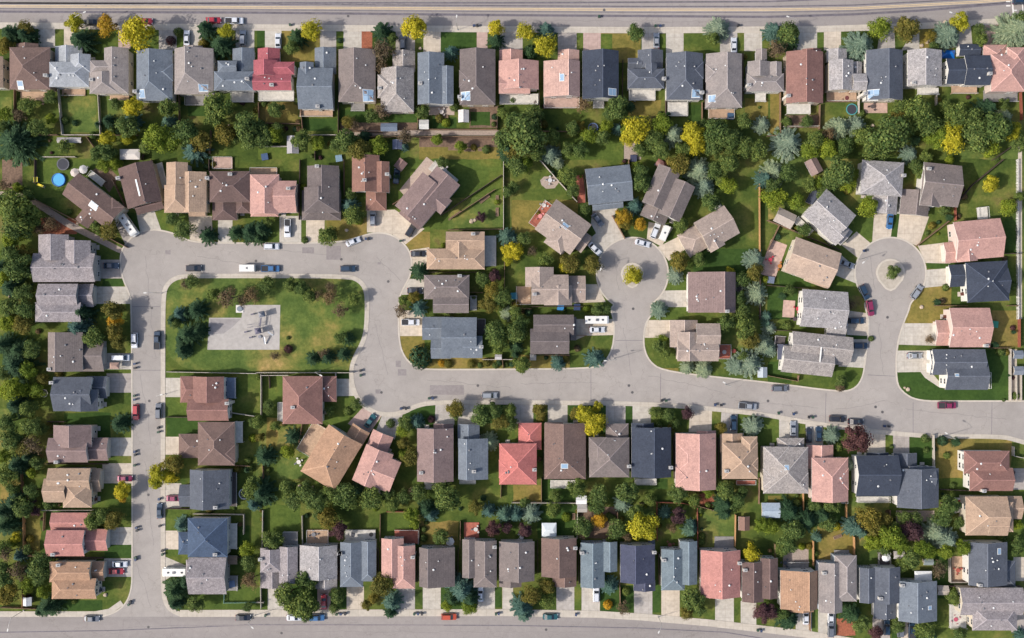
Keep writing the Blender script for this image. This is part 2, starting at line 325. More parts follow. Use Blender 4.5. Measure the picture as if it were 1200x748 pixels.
B16|P|dkslate|w|b|y 430 418 505 582 2;y 498 414 620 584 2;y 494 560 600 656 g;C 525 560;D 515 345 570 410 d .8
B17|P|slate|w|b|y 612 480 792 668 2 .42;K 748 595 768 615;C 628 500
'''
SPEC = {  # houses that stand on bends and circles
 'S1':'angled brown house next to the blue pool','S2':'angled dark brown house by the parked motorhome','S8':'big angled mauve-brown house at upper street end',
 'E1':'tan house facing the upper street bulb','E2':'grey-brown house between tan and slate houses','E3':'slate house at the inner street corner',
 'C1':'angled beige house by yellow-tree circle','C2':'slate house heading the yellow-tree circle','C3':'angled grey-brown house by yellow-tree circle','C4':'tilted beige house by yellow-tree circle',
 'C5':'mauve-brown house below yellow-tree circle','C6':'stepped beige house by yellow-tree circle','C7':'beige corner house by yellow-tree lane','C8':'dark grey-brown corner house with motorhome',
 'D1':'angled light-grey house by green-tree circle','D2':'light-grey house heading the green-tree circle','D3':'grey-brown house heading the green-tree circle','D4':'pink house by green-tree circle',
 'D5':'navy house by green-tree circle','D6':'pink house on green-tree lane','D7':'dark slate house with bright lawn','D8':'tilted tan house by green-tree circle',
 'D9':'light-grey house on green-tree lane','D10':'beige-grey corner house on green-tree lane','M6':'reddish brown house below the park','M7':'angled orange-tan house below the park','M8':'angled pink house at the bulb',
 'R13':'reddish brown end house at middle street','R14':'tan house at the right edge','R15':'dark slate house at right edge','R16':'weathered grey house at right edge'}
ROWN = {'T':'top-row house','S':'second-row house','L':'left-column house','M':'inner-column house','R':'middle-row house','B':'bottom-row house'}
def rel_roof(kind, x, y, x0, y0, x1, y1, f, pitch):
    ax = kind[0]; ends = kind[1:]
    if ax == 'x': x, y, x0, y0, x1, y1 = y, x, y0, x0, y1, x1; lo, hi = 'l', 'r'; f = 1 - f
    else: lo, hi = 'b', 't'
    W = x1 - x0; rise = pitch * W / 2; xr = x0 + f * W; ins = min(W / 2, .48 * (y1 - y0))
    h = rise * max(0, min((x - x0) / (xr - x0), (x1 - x) / (x1 - xr)))
    if lo in ends: h = min(h, rise * max(0, (y - y0) / ins))
    if hi in ends: h = min(h, rise * max(0, (y1 - y) / ins))
    return h
def wing_geo(kind, x0, y0, x1, y1, ze, f, pitch, roof, wall):
    ax = kind[0]; ends = kind[1:]
    sw = ax == 'x'
    a0, a1, b0, b1 = (y0, y1, x0, x1) if sw else (x0, x1, y0, y1)
    lo, hi = ('l', 'r') if sw else ('b', 't')
    if sw: f = 1 - f
    W = a1 - a0; rise = pitch * W / 2; ar = a0 + f * W; ins = min(W / 2, .48 * (b1 - b0))
    P = (lambda a, b, z: (b, a, z)) if sw else (lambda a, b, z: (a, b, z))
    r0 = b0 + (ins if lo in ends else 0); r1 = b1 - (ins if hi in ends else 0)
    top = [P(a0,b0,ze), P(a1,b0,ze), P(a1,b1,ze), P(a0,b1,ze), P(ar,r0,ze+rise), P(ar,r1,ze+rise)]
    t = .2; vs = top + [(x, y, z - t) for x, y, z in top]
    faces = [(0,4,5,3), (1,2,5,4)]
    rim = [(0,3), (2,1)]
    if lo in ends: faces.append((0,1,4)); rim.append((1,0))
    else: rim += [(4,0), (1,4)]
    if hi in ends: faces.append((3,5,2)); rim.append((3,2))
    else: rim += [(3,5), (5,2)]
    fl = (lambda q: q) if sw else (lambda q: q[::-1])
    roof.add(vs, [fl(q) for q in faces], 0)
    o = len(roof.v) - 12
    for q in faces: roof.f.append(tuple(i + o + 6 for i in fl(q)[::-1])); roof.m.append(1)
    for a, b in rim: roof.f.append(tuple(i + o for i in (a, b, b + 6, a + 6))); roof.m.append(1)
    # ridge and hip caps
    segs = [(4, 5)]
    if lo in ends: segs += [(0, 4), (1, 4)]
    if hi in ends: segs += [(3, 5), (2, 5)]
    for a, b in segs:
        p, q = Vector(top[a]), Vector(top[b]); d = (q - p)
        if d.length < .3: continue
        d.normalize(); n = Vector((-d.y, d.x, 0)).normalized() * .14; u = Vector((0, 0, .05)); dn = Vector((0, 0, -.04))
        roof.add([p+n+dn, p-n+dn, q-n+dn, q+n+dn, p+u, q+u], [(1,2,5,4), (0,4,5,3), (0,1,4), (3,5,2)], 2)
    # walls
    m = .46; hh = lambda a, b: ze - .17 + rel_roof(kind, *( (b, a) if sw else (a, b)), x0, y0, x1, y1, (1 - f) if sw else f, pitch)
    c = [(a0+m, b0+m), (a1-m, b0+m), (a1-m, b1-m), (a0+m, b1-m)]
    bot = [P(a, b, -.1) for a, b in c]; tp_ = [P(a, b, hh(a, b)) for a, b in c]
    ap = [P(ar, b0+m, hh(ar, b0+m)), P(ar, b1-m, hh(ar, b1-m))]
    if not sw: fs = [(0,1,5,8,4), (1,2,6,5), (2,3,7,9,6), (3,0,4,7)]
    else: fs = [(4,8,5,1,0), (5,6,2,1), (6,9,7,3,2), (7,4,0,3)]
    wall.add(bot + tp_ + ap, fs, 0)
_win = {}
def window_mesh(w, h):
    k = (w, h)
    if k not in _win:
        b = MB(); t = .09
        b.box(-w/2-t, -.05, -t, w/2+t, .02, 0); b.box(-w/2-t, -.05, h, w/2+t, .02, h+t); b.box(-w/2-t, -.05, 0, -w/2, .02, h); b.box(w/2, -.05, 0, w/2+t, .02, h); b.box(-.03, -.04, 0, .03, .015, h)
        p = MB(); p.box(-w/2, -.02, 0, w/2, .0, h)
        _win[k] = (b.mesh('window', TRIM), p.mesh('pane', GLASS))
    return _win[k]
def wall_item(root, name, me, p, side, z, sub=None):
    o = link(name, me, root); o.location = (p[0], p[1], z); o.rotation_euler = (0, 0, {'b':0,'r':math.pi/2,'t':math.pi,'l':-math.pi/2}[side])
    if sub: s = link('pane', sub, o)
    return o
def make_house(line):
    P = line.split('|'); hid, t, roofn, walln, front = P[:5]; rot = None; rest = P[5]
    if rest.startswith('@'): rot = [float(v) for v in rest[1:].split(',')]; rest = P[6]
    toks = [q.split() for q in rest.split(';')]
    wings = []; ext = []
    EV = {'2': 5.2, '1': 3.0, 'g': 2.95}
    def conv(x, y, z):
        if rot: k = S / 4 * (H - z) / H; return (x * k, -y * k)
        return w2(*tp(t, x, y), z)
    for q in toks:
        if q[0] in 'CKD': ext.append(q); continue
        ze = EV[q[5]]; xa, ya = conv(float(q[1]), float(q[2]), ze); xb, yb = conv(float(q[3]), float(q[4]), ze)
        wings.append([q[0], min(xa,xb), min(ya,yb), max(xa,xb), max(ya,yb), ze, float(q[6]) if len(q) > 6 else .5, q[5]])
    if rot: cx, cy = w2(*tp(t, rot[0], rot[1]), 5.2); ang = -R(rot[2]); ox = oy = 0
    else:
        cx = (min(w[1] for w in wings) + max(w[3] for w in wings)) / 2; cy = (min(w[2] for w in wings) + max(w[4] for w in wings)) / 2; ang = 0; ox, oy = cx, cy
    for i, w in enumerate(wings):
        e = .012 * i; w[1] += e - ox; w[3] -= e + ox; w[2] += e - oy; w[4] -= e + oy; w[5] += .017 * i
    root = empty('house', (cx, cy, 0), ang)
    pitch = {'T10':.55,'C6':.38}.get(hid, .42)
    roof, wall = MB(), MB()
    for w in wings: wing_geo(*w[:7], pitch, roof, wall)
    cedar = roofn in ('cedar', 'beigegrey', 'ltgrey')
    cap = mat(roofn + '_ridge_cap', tuple(min(255, int(v * 1.12 + 8)) for v in ROOFC[roofn]))
    trimc = TRIM if walln in 'wpb' else mat('eave_' + walln, WALLC[walln], .6, .05)
    wo = wall.build('wall', mat('siding_' + walln, WALLC[walln], .8, .1, 2), root)
    ro = roof.build('roof', [shingle(roofn, ROOFC[roofn], cedar), trimc, cap], root)
    rh = lambda x, y, z0=0: max([w[5] + rel_roof(w[0], x, y, w[1], w[2], w[3], w[4], w[6], pitch) for w in wings if w[1] <= x <= w[3] and w[2] <= y <= w[4]] or [z0])
    inw = lambda x, y, skip, zz: any(w is not skip and w[1] < x < w[3] and w[2] < y < w[4] and w[5] > zz for w in wings)
    # garage door and front door
    fx, fy = {'t':(0,1),'b':(0,-1),'l':(-1,0),'r':(1,0)}[front]
    gw = next((w for w in wings if w[7] == 'g'), None) or max(wings, key=lambda w: fx*(w[1]+w[3]) + fy*(w[2]+w[4]) )
    m = .46
    def face(w, s, u):   # point on the outside of wing w's wall on side s, u = 0..1 along it
        x0, y0, x1, y1 = w[1]+m, w[2]+m, w[3]-m, w[4]-m
        return {'b':(x0+u*(x1-x0), y0-.03), 't':(x0+u*(x1-x0), y1+.03), 'l':(x0-.03, y0+u*(y1-y0)), 'r':(x1+.03, y0+u*(y1-y0))}[s]
    gl = (gw[3]-gw[1] if fy else gw[4]-gw[2]) - 2*m; dw = min(4.9, gl - .6)
    if dw > 2:
        g = MB(); g.box(-dw/2, -.04, 0, dw/2, .02, 2.2)
        for i in range(1, 4): g.box(-dw/2, -.06, .55*i-.015, dw/2, -.041, .55*i+.015, 1)
        wall_item(root, 'garage_door', g.mesh('garage_door', [mat('garage_paint', (224,218,206), .5, .04), mat('garage_groove', (150,145,138))]), face(gw, front, .5), front, 0)
    fw = max([w for w in wings if w is not gw] or [gw], key=lambda w: fx*(w[1]+w[3]) + fy*(w[2]+w[4]))
    for u in (.2, .8, .5):
        p = face(fw, front, u)
        if not inw(p[0], p[1], fw, 1) or u == .5:
            g = MB(); g.box(-.5, -.06, .15, .5, .02, 2.25); g.box(-.7, -.9, 0, .7, -.061, .15, 1)
            wall_item(root, 'front_door', g.mesh('front_door', [mat('door_' + rnd.choice('abc'), rnd.choice([(96,52,44),(60,66,84),(190,184,172)]), .5, .05), CONC]), p, front, 0); break
    # windows
    n = 0
    back = {'t':'b','b':'t','l':'r','r':'l'}[front]
    # side that faces the camera
    ca, sa = math.cos(-ang), math.sin(-ang); vx, vy = -cx*ca + cy*sa, -cx*sa - cy*ca
    inward = [('r' if vx > 0 else 'l'), ('t' if vy > 0 else 'b')]
    for w in sorted(wings, key=lambda w: -w[5]):
        for s in dict.fromkeys([back, front] + inward):
            for z in ((.95, 3.35) if w[5] > 4 else (1.1,)):
                for u in (.27, .73):
                    p = face(w, s, u)
                    if w is gw and s == front: continue
                    if inw(p[0], p[1], w, z + .6) or n >= 11 or rnd.random() < .15: continue
                    a, b = window_mesh(1.5 if s in (front, back) else 1.0, 1.15)
                    wall_item(root, 'window', a, p, s, z, b); n += 1
    # vents
    big = max(wings, key=lambda w: (w[3]-w[1])*(w[4]-w[2]))
    for _ in range(rnd.choice((4, 5, 6, 7))):
        w = rnd.choice([big, big, wings[0], wings[-1]])
        x = w[1] + (w[3]-w[1]) * rnd.uniform(.2, .8); y = w[2] + (w[4]-w[2]) * rnd.uniform(.2, .8); z = rh(x, y)
        v = MB(); s = rnd.choice((.13, .16, .24)); v.cyl((0, 0), s, s * .8, -.25, .22 if s < .2 else .16, 8); v.cyl((0, 0), s * 1.35, s * .6, .221 if s < .2 else .161, .3 if s < .2 else .26, 8)
        vo = v.build('roof_vent', rnd.choice([VENTW, VENTW, VENTG]), ro); vo.location = (x, y, z)
    for q in ext:
        if q[0] == 'C':
            x, y = conv(float(q[1]), float(q[2]), 6); x -= ox; y -= oy; z = max(rh(x, y), 5.6) if not rot else max(rh(x, y), 5.4)
            v = MB(); v.box(-.55, -.4, -z, .55, .4, .9); v.box(-.62, -.47, .9, .62, .47, 1.0, 1); v.cyl((0, 0), .14, .14, 1.0, 1.35, 8, 2)
            vo = v.build('chimney', [mat('chimney_siding', (214,208,198)), mat('chimney_cap', (180,178,176)), VENTG], ro); vo.location = (x, y, z)
        elif q[0] == 'K':
            x0, y0 = conv(float(q[1]), float(q[2]), 6); x1, y1 = conv(float(q[3]), float(q[4]), 6); x0, x1 = sorted((x0-ox, x1-ox)); y0, y1 = sorted((y0-oy, y1-oy))
            zf = lambda x, y: rh(x, y, 5.2)
            c = [(x0,y0),(x1,y0),(x1,y1),(x0,y1)]
            fr = MB(); ins = [(x+.1*(1 if x==x0 else -1), y+.1*(1 if y==y0 else -1)) for x, y in c]
            fr.add([(x,y,zf(x,y)+.12) for x,y in c] + [(x,y,zf(x,y)-.05) for x,y in c] , [(0,1,2,3)] + [(i+4,(i+1)%4+4,(i+1)%4,i) for i in range(4)])
            so = fr.build('skylight', TRIM, ro)
            gp = MB(); nx = max(1, int((x1-x0)/1.1)); ny = max(1, int((y1-y0)/1.3))
            for i in range(nx):
                for j in range(ny):
                    xa, xb = x0+.1+(x1-x0-.2)*i/nx+.04, x0+.1+(x1-x0-.2)*(i+1)/nx-.04; ya, yb = y0+.1+(y1-y0-.2)*j/ny+.04, y0+.1+(y1-y0-.2)*(j+1)/ny-.04
                    if xb > xa and yb > ya: gp.add([(x,y,zf(x,y)+.135) for x,y in ((xa,ya),(xb,ya),(xb,yb),(xa,yb))], [(0,1,2,3)])
            if gp.f: gp.build('glass', SKYGLASS, so)
        else:
            hgt = float(q[6]); x0, y0 = conv(float(q[1]), float(q[2]), hgt); x1, y1 = conv(float(q[3]), float(q[4]), hgt); x0, x1 = sorted((x0-ox, x1-ox)); y0, y1 = sorted((y0-oy, y1-oy))
            cc = {'w':(214,208,198),'t':(190,160,134),'g':(150,146,142),'r':(176,104,86),'p':(196,166,152),'d':(92,84,84),'b':(128,138,156)}[q[5]]
            d = MB(); roofy = hgt > 2
            if hgt > .35:
                nb = max(2, int((x1-x0)/.28))
                for i in range(nb): d.box(x0+(x1-x0)*i/nb, y0, hgt-.12, x0+(x1-x0)*(i+1)/nb-.03, y1, hgt)
                for a in (x0+.1, x1-.1):
                    for b in (y0+.1, y1-.1): d.box(a-.07, b-.07, -.05, a+.07, b+.07, hgt-.121)
            else: d.box(x0, y0, -.05, x1, y1, max(.09, hgt-.1))
            do = d.build('patio_cover' if roofy else 'deck' if hgt > .35 else 'patio', mat('deck_' + q[5], cc, .8, .18, 1.2), root)
            if .35 < hgt < 2:
                rl = MB()
                for a, b, c_, e in ((x0,y0,x1,y0),(x1,y0,x1,y1),(x1,y1,x0,y1),(x0,y1,x0,y0)):
                    mx, my = (a+c_)/2, (b+e)/2
                    if rh(mx, my) > 0 or any(w[1]-.8 < mx < w[3]+.8 and w[2]-.8 < my < w[4]+.8 for w in wings): continue
                    rl.tube((a,b,hgt+.95),(c_,e,hgt+.95),.045,4); ns = int(math.hypot(c_-a,e-b)/.25)+1
                    for i in range(ns+1): rl.tube((a+(c_-a)*i/ns,b+(e-b)*i/ns,hgt),(a+(c_-a)*i/ns,b+(e-b)*i/ns,hgt+.93),.02,3)
                if rl.f: rl.build('railing', TRIM, do)
    fvx, fvy = fx*math.cos(ang) - fy*math.sin(ang), fx*math.sin(ang) + fy*math.cos(ang)
    row, num = hid[0], int(hid[1:]) + (1 if hid[0] == 'T' else 0)
    twos = 'two-storey' if any(w[7] == '2' for w in wings) else 'low'
    extra = ' and skylight' if any(q[0] == 'K' for q in ext) else ' and white deck' if any(q[0] == 'D' and q[5] == 'w' for q in ext) else ''
    if hid in SPEC: ref = SPEC[hid]; lab = ref + ', ' + twos + ' under shingles' ; lab = (WORDS[roofn] + '-roofed house: ' + ref) if WORDS[roofn].split()[0] not in ref else ref + extra
    else:
        ref = ordw(num if row != 'L' else num) + ' ' + ROWN[row]
        if row == 'S': ref = ordw(num) + ' second-row house'
        w = {'T':'from left in row along top road','S':'from left in second row','L':'from top in left-hand column','M':'from top in column right of left street','R':'from left in row below middle street','B':'from left in row along bottom road'}[row]
        lab = WORDS[roofn] + '-roofed house' + extra + ', ' + ordw(num) + ' ' + w
    root['label'] = lab; root['category'] = 'house'; root['group'] = 'suburban houses along the streets'
    HOUSES.append((cx, cy, (fvx, fvy), 'the ' + ref)); FOOT.append((cx, cy, ang, wings, walln, rh))
    return root
FOOT = []
TRIM = plain('white_trim', (232,230,224), .5); GLASS = plain('window_glass', (38,46,58), .08, spec=.8)
SKYGLASS = plain('skylight_glass', (150,176,200), .15, spec=.8)
VENTW = plain('vent_white', (224,224,222), .4); VENTG = plain('vent_grey', (120,120,124), .4, .4)
CONC = mat('concrete', (196,186,174), .9, .1, .8)
for ln in HD.strip().splitlines(): make_house(ln)
# ---------------------------------------------------------------- ground, streets, driveways, paths
LAWN = grass_mat('yard_grass', [(.25,(54,72,36)),(.42,(74,94,44)),(.52,(90,106,50)),(.62,(112,118,62)),(.7,(108,100,66)),(.8,(76,96,44))], 1, .09)
PARKG = grass_mat('park_grass', [(.25,(72,98,50)),(.48,(94,114,58)),(.58,(118,124,66)),(.67,(146,136,82)),(.76,(172,150,102))], 5, .075)
BRIGHT = grass_mat('bright_lawn', [(.3,(72,94,44)),(.55,(88,108,50)),(.75,(112,118,58))], 3, .09)
DEEP = grass_mat('deep_lawn', [(.3,(52,78,38)),(.6,(64,90,42)),(.8,(80,98,46))], 8, .09)
DRY = grass_mat('dry_lawn', [(.3,(104,106,54)),(.5,(130,122,66)),(.75,(156,134,84))], 9, .09)
SOIL = mat('soil', (122,100,84), 1, .3, 1.6, .2, coord='World'); RUST = mat('bark_mulch', (158,96,72), 1, .3, 2, .3, coord='World')
GRAVEL = mat('gravel', (170,154,142), 1, .22, 2.5, .3, coord='World'); PAVER = mat('pavers', (186,166,152), .9, .15, 2, coord='World')
def asphalt(name, c, streak=(1,1,1)):
    m, N, L, P = new_mat(name); g = N.new('ShaderNodeNewGeometry').outputs['Position']; b = base(c)
    o = ramp(N, L, noise(N, L, g, .05, 5, .6, streak), [(.3, tuple(v*.87 for v in b)), (.5, b), (.72, tuple(v*1.1 for v in b))])
    o = mixc(N, L, 1, o, ramp(N, L, noise(N, L, g, .45, 5, .7), [(.3, (.93,.92,.92)), (.7, (1.06,1.06,1.05))]), 'MULTIPLY')
    o = mixc(N, L, 1, o, ramp(N, L, noise(N, L, g, 4, 2, .6), [(.3, (.94,)*3), (.7, (1.06,)*3)]), 'MULTIPLY')
    # crack network
    wp = N.new('ShaderNodeTexNoise'); wp.inputs['Scale'].default_value = .35; L.new(g, wp.inputs['Vector'])
    ad = N.new('ShaderNodeVectorMath'); ad.operation = 'MULTIPLY_ADD'; ad.inputs[1].default_value = (5,5,5); L.new(wp.outputs['Color'], ad.inputs[0]); L.new(g, ad.inputs[2])
    vo = N.new('ShaderNodeTexVoronoi'); vo.feature = 'DISTANCE_TO_EDGE'; vo.inputs['Scale'].default_value = .085; L.new(ad.outputs[0], vo.inputs['Vector'])
    o = mixc(N, L, 1, o, ramp(N, L, vo.outputs['Distance'], [(.0, (.84,.83,.82)), (.009, (1,1,1))]), 'MULTIPLY')
    L.new(o, P.inputs['Base Color']); P.inputs['Roughness'].default_value = .9; P.inputs['Specular IOR Level'].default_value = .2
    return m
STREET = asphalt('street_asphalt', (166,159,153)); ARTER = asphalt('arterial_asphalt', (154,147,143), (.25,3,1)); BOTR = asphalt('collector_asphalt', (153,146,142), (.3,2.5,1))
TAR = mat('tar', (112,106,112), .8, .2, .8, coord='World'); PATCHM = mat('asphalt_patch', (146,138,136), .9, .14, 1.2, coord='World')
KERB = mat('kerb_concrete', (200,190,176), .9, .1, .8, coord='World'); WALK = mat('sidewalk_concrete', (198,188,174), .9, .1, .9, .2, coord='World')
def joints(m):
    N, L = m.node_tree.nodes, m.node_tree.links; P = N['Principled BSDF']; src = P.inputs['Base Color'].links[0].from_socket
    g = N.new('ShaderNodeNewGeometry').outputs['Position']; br = N.new('ShaderNodeTexBrick'); L.new(g, br.inputs['Vector']); br.offset = 0
    for k, v in (('Scale', 1), ('Mortar Size', .035), ('Brick Width', 2.6), ('Row Height', 2.6), ('Bias', 0)): br.inputs[k].default_value = v
    br.inputs['Color1'].default_value = (1,1,1,1); br.inputs['Color2'].default_value = (.93,.93,.93,1); br.inputs['Mortar'].default_value = (.74,.72,.7,1)
    L.new(mixc(N, L, 1, src, br.outputs['Color'], 'MULTIPLY'), P.inputs['Base Color']); return m
joints(WALK)
def drive_mat(i, c):
    m = mat('driveway_%s' % 'abcdefgh'[i], c, .9, .15, .9, .35, coord='World'); return joints(m)
DM = [drive_mat(0,(196,188,176)), drive_mat(1,(184,176,168)), drive_mat(2,(206,192,174)), drive_mat(3,(192,166,156)), drive_mat(4,(176,166,158))]
def sheet(name, pts, z, m, lab=None, kind='structure'):
    b = MB(); b.slab([(x, y) for x, y in pts], None, z); o = b.build(name, m); o['kind'] = kind
    c = (sum(p[0] for p in pts)/len(pts), sum(p[1] for p in pts)/len(pts)); 
    if lab: reg(o, lab, name.replace('_', ' '), c, kind=kind, mode='fixed' if lab.startswith('!') else 'rel')
    if lab and lab.startswith('!'): REG[-1] = (o, lab[1:], c, 'fixed')
    return o
def chaikin(p, n=2, closed=False):
    for _ in range(n):
        q = [] if closed else [p[0]]
        for i in range(len(p) if closed else len(p) - 1):
            a, b = p[i], p[(i+1) % len(p)]
            q += [(a[0]*.75+b[0]*.25, a[1]*.75+b[1]*.25), (a[0]*.25+b[0]*.75, a[1]*.25+b[1]*.75)]
        if not closed: q.append(p[-1])
        p = q
    return p
def ribbon(pts, o0, o1, z0, z1, b=None, closed=False):   # strip between two sideways offsets of a world polyline
    b = b or MB(); n = len(pts); nr = []
    for i in range(n):
        a = pts[i-1] if (i or closed) else pts[0]; c = pts[(i+1) % n] if (i < n-1 or closed) else pts[-1]
        d = Vector((c[0]-a[0], c[1]-a[1])).normalized(); nr.append((-d.y, d.x))
    vs = []
    for (x, y), (u, v) in zip(pts, nr): vs += [(x+u*o0, y+v*o0, z1), (x+u*o1, y+v*o1, z1), (x+u*o0, y+v*o0, z0), (x+u*o1, y+v*o1, z0)]
    fs = []
    for i in range(n if closed else n-1):
        j = ((i+1) % n)*4; k = i*4; fs += [(k,j,j+1,k+1), (k+2,j+2,j,k), (k+1,j+1,j+3,k+3)]
    if not closed: fs += [(0,1,3,2), ((n-1)*4+1,(n-1)*4,(n-1)*4+2,(n-1)*4+3)]
    return b.add(vs, fs)
W = lambda pts: [w2(*p) for p in pts]
sheet('ground', [(-420,-300),(420,-300),(420,300),(-420,300)], 0, LAWN, '!dry green and olive yard grass under the whole neighbourhood')
arc = lambda cx, cy, r, a0, a1, n=14: [(cx + r*math.cos(R(a0+(a1-a0)*i/n)), cy + r*math.sin(R(a0+(a1-a0)*i/n))) for i in range(n+1)]
outer = [(118,724),(135,719),(148,709),(155,692),(156,670),(155.5,357),(152,342),(146,330),(142,314),(142,298),(147,287),(160,274),(175,270),(190,271),(205,275),(222,284),(250,286),(395,286),(420,279),(440,273),(460,276),(475,288),(482,302),(481,322),(472,337),(466,352),(466,374),(467,400),(471,415),(480,427),(493,433),(507,434),(560,434),(692,433),(707,428),(718,412),(721,390),(720,374),(716,362)] + \
 arc(741,320.5,41.5,118,422,20) + [(765,366),(757,376),(753.5,390),(753.5,408),(760,424),(775,435),(830,442),(900,449),(982,460),(1000,458),(1011,446),(1015,424),(1019,385),(1018,370),(1013,356)] + \
 arc(1043.5,320,41,128,416,20) + [(1064,364),(1058,378),(1050,404),(1049,446),(1056,460),(1075,471),(1120,471),(1260,471)]
inner = [(212,723),(198,717),(191,706),(189,692),(188.5,670),(188.5,400),(189,345),(193,333),(203,324),(218,321),(250,321),(407,321),(422,326),(431,337),(433,355),(432,385),(428,402),(419,418),(414,432),(415,450),(421,466),(433,478),(450,484),(470,482),(485,474),(500,470),(530,469),(600,469),(760,470.5),(850,478),(900,484),(960,495),(1040,505),(1095,509),(1175,509),(1190,513),(1260,532)]
outer, inner = W(chaikin(outer)), W(chaikin(inner))
sheet('road', outer + inner[::-1], .030, STREET, '!grey residential street looping past the park to both circles')
botl = W([(-60,723),(100,723),(590,722),(700,724),(750,727),(830,734),(900,742),(950,748),(1000,756),(1260,800)])
sheet('road', botl + W([(1260,1000),(-60,1000)]), .036, BOTR, '!wide grey road along the bottom of the neighbourhood')
topl = W([(-60,26),(0,26.5),(200,28),(400,29.5),(600,31),(750,32),(950,31),(1080,27),(1200,20),(1260,16)])
sheet('road', topl + W([(1260,-200),(-60,-200)]), .030, ARTER, '!wide grey main road along the top of the neighbourhood')
def struct_b(b, name, m, lab):
    o = b.build(name, m); reg(o, lab, name, (0,0), kind='structure', mode='fixed'); return o
struct_b(ribbon(outer, 0, .45, -.1, .09), 'kerb', KERB, 'pale concrete kerb along the outer side of the street')
struct_b(ribbon(inner, -1.35, 0, -.1, .10), 'sidewalk', WALK, 'pale concrete sidewalk round the park and along middle street')
def clip(pts, x0, x1): return [p for p in pts if x0 <= p[0]/S+600 <= x1]
struct_b(ribbon(W([(-60,723),(60,723),(112,723),(130,719.5),(145,709)]), 0, 1.7, -.1, .1), 'sidewalk', WALK, 'sidewalk on the bottom road below left street corner')
struct_b(ribbon(W([(211,723),(590,722),(700,724),(750,727),(830,734),(900,742),(950,748),(1000,756),(1260,800)]), 0, 2.1, -.1, .106), 'sidewalk', WALK, 'long pale sidewalk along the bottom road')
struct_b(ribbon(topl, -1.9, 0, -.1, .1), 'sidewalk', WALK, 'long pale sidewalk along the top main road')
# lines, seams and repairs on the roads
YEL = mat('lane_paint', (214,188,148), .7, .1, 1, coord='World'); WHITEP = plain('white_paint', (236,232,226), .7)
def line(name, pts, wd, z, m, lab): return struct_b(ribbon(W(pts), -wd/2, wd/2, z-.003, z), name, m, lab)
cl = [(-60,6.5),(0,7.2),(300,8.6),(600,10.6),(750,11.4),(900,11.4),(1000,9.8),(1080,5.8),(1150,2),(1200,-2)]
line('road_marking', [(x, y-.6) for x, y in cl], .22, .036, YEL, 'upper line of the pale double centre line, main road')
line('road_marking', [(x, y+1.1) for x, y in cl], .22, .036, YEL, 'lower line of the pale double centre line, main road')
line('road_seam', [(x, y-3.6) for x, y in cl], .42, .034, TAR, 'dark tar seam above the centre line, main road')
line('road_seam', [(x, y+3.2) for x, y in cl], .25, .034, TAR, 'thin tar seam just below the centre line, main road')
line('road_seam', [(-60,13.5),(300,15),(600,18),(900,20),(1000,17),(1080,12.5),(1170,5),(1260,-3)], .7, .034, TAR, 'wide dark tar seam along the main road kerb lane')
line('road_seam', [(-60,4),(300,3.5),(600,3.5),(900,2),(1050,-4)], .5, .034, TAR, 'dark tar seam at the top edge of main road')
line('road_seam', [(-60,742),(130,739),(300,732),(600,733),(750,736),(850,741),(1000,766)], .3, .040, TAR, 'dark tar seam along the bottom road')
line('road_seam', [(188,733),(520,733)], .3, .0405, PATCHM, 'faint seam along the bottom road')
for i, (x0,y0,x1,y1,l) in enumerate([(1134,-4,1143,26,'white stop line at upper right junction')]):
    line('road_marking', [(1186,0),(1188,22)] , .45, .037, WHITEP, l)
line('road_marking', [(1198,4),(1199,18)], .3, .037, WHITEP, 'short white line at upper right corner'); 
for i, (y, l) in enumerate(((2,'upper'),(7,'lower'))): line('road_marking', [(1179,y),(1184,y)], .35, .037, WHITEP, l + ' white bar by the upper right junction')
for t, x0, y0, x1, y1, l in [('J',815,310,975,355,'long dark patch on middle street bulb'),('F',217,412,272,440,'dark patch on the upper street'),('F',330,405,398,470,'faint patch on upper street'),('J',655,195,680,225,'small dark repair at the bulb corner'),('J',665,235,705,265,'second dark repair at bulb corner'),('E',775,425,800,445,'small square repair in street bend'),('J',560,330,585,350,'small repair in lower bulb'),('F',570,482,585,492,'round repair in upper bulb')]:
    sheet('road_patch', W([tp(t,x0,y0),tp(t,x1,y0),tp(t,x1,y1),tp(t,x0,y1)]), .034, PATCHM, '!' + l)
for t, pts, l in [('K',[(370,238),(370,385)],'thin joint across middle street left of yellow-tree lane'),('K',[(697,255),(695,400)],'thin joint across middle street right of yellow-tree lane'),('L',[(272,345),(268,495)],'thin joint across middle street left of green-tree lane'),('L',[(680,390),(680,532)],'joint across middle street right of green-tree lane'),('L',[(1050,390),(1048,545)],'joint across middle street near right edge'),('L',[(468,262),(594,268)],'joint across mouth of green-tree lane'),('K',[(485,100),(612,100)],'joint across mouth of yellow-tree lane'),('I',[(625,240),(760,240)],'joint across left street near park corner'),('E',[(620,690),(752,690)],'joint across left street at bend')]:
    line('road_seam', [tp(t,*p) for p in pts], .12, .035, TAR, l)
CONCISL = mat('island_concrete', (184,174,160), .9, .12, 1, coord='World')
# cul-de-sac islands
for cx, cy, r, l in ((741,321.5,11.5,'yellow-tree'),(1043.5,320.5,15,'green-tree')):
    pts = W([(cx + r*math.cos(R(a)), cy + r*math.sin(R(a))) for a in range(-180, 1, 18)] + [(cx+r*.85,cy+r*.45),(cx+r*.3,cy+r*1.12),(cx,cy+r*1.25),(cx-r*.3,cy+r*1.12),(cx-r*.85,cy+r*.45)])
    struct_b(ribbon(pts, 0, .55, -.05, .16, closed=True), 'kerb', KERB, 'pale kerb ring of the %s island' % l)
    sheet('island', pts, .1, CONCISL, '!gravel teardrop island of the %s circle' % l)
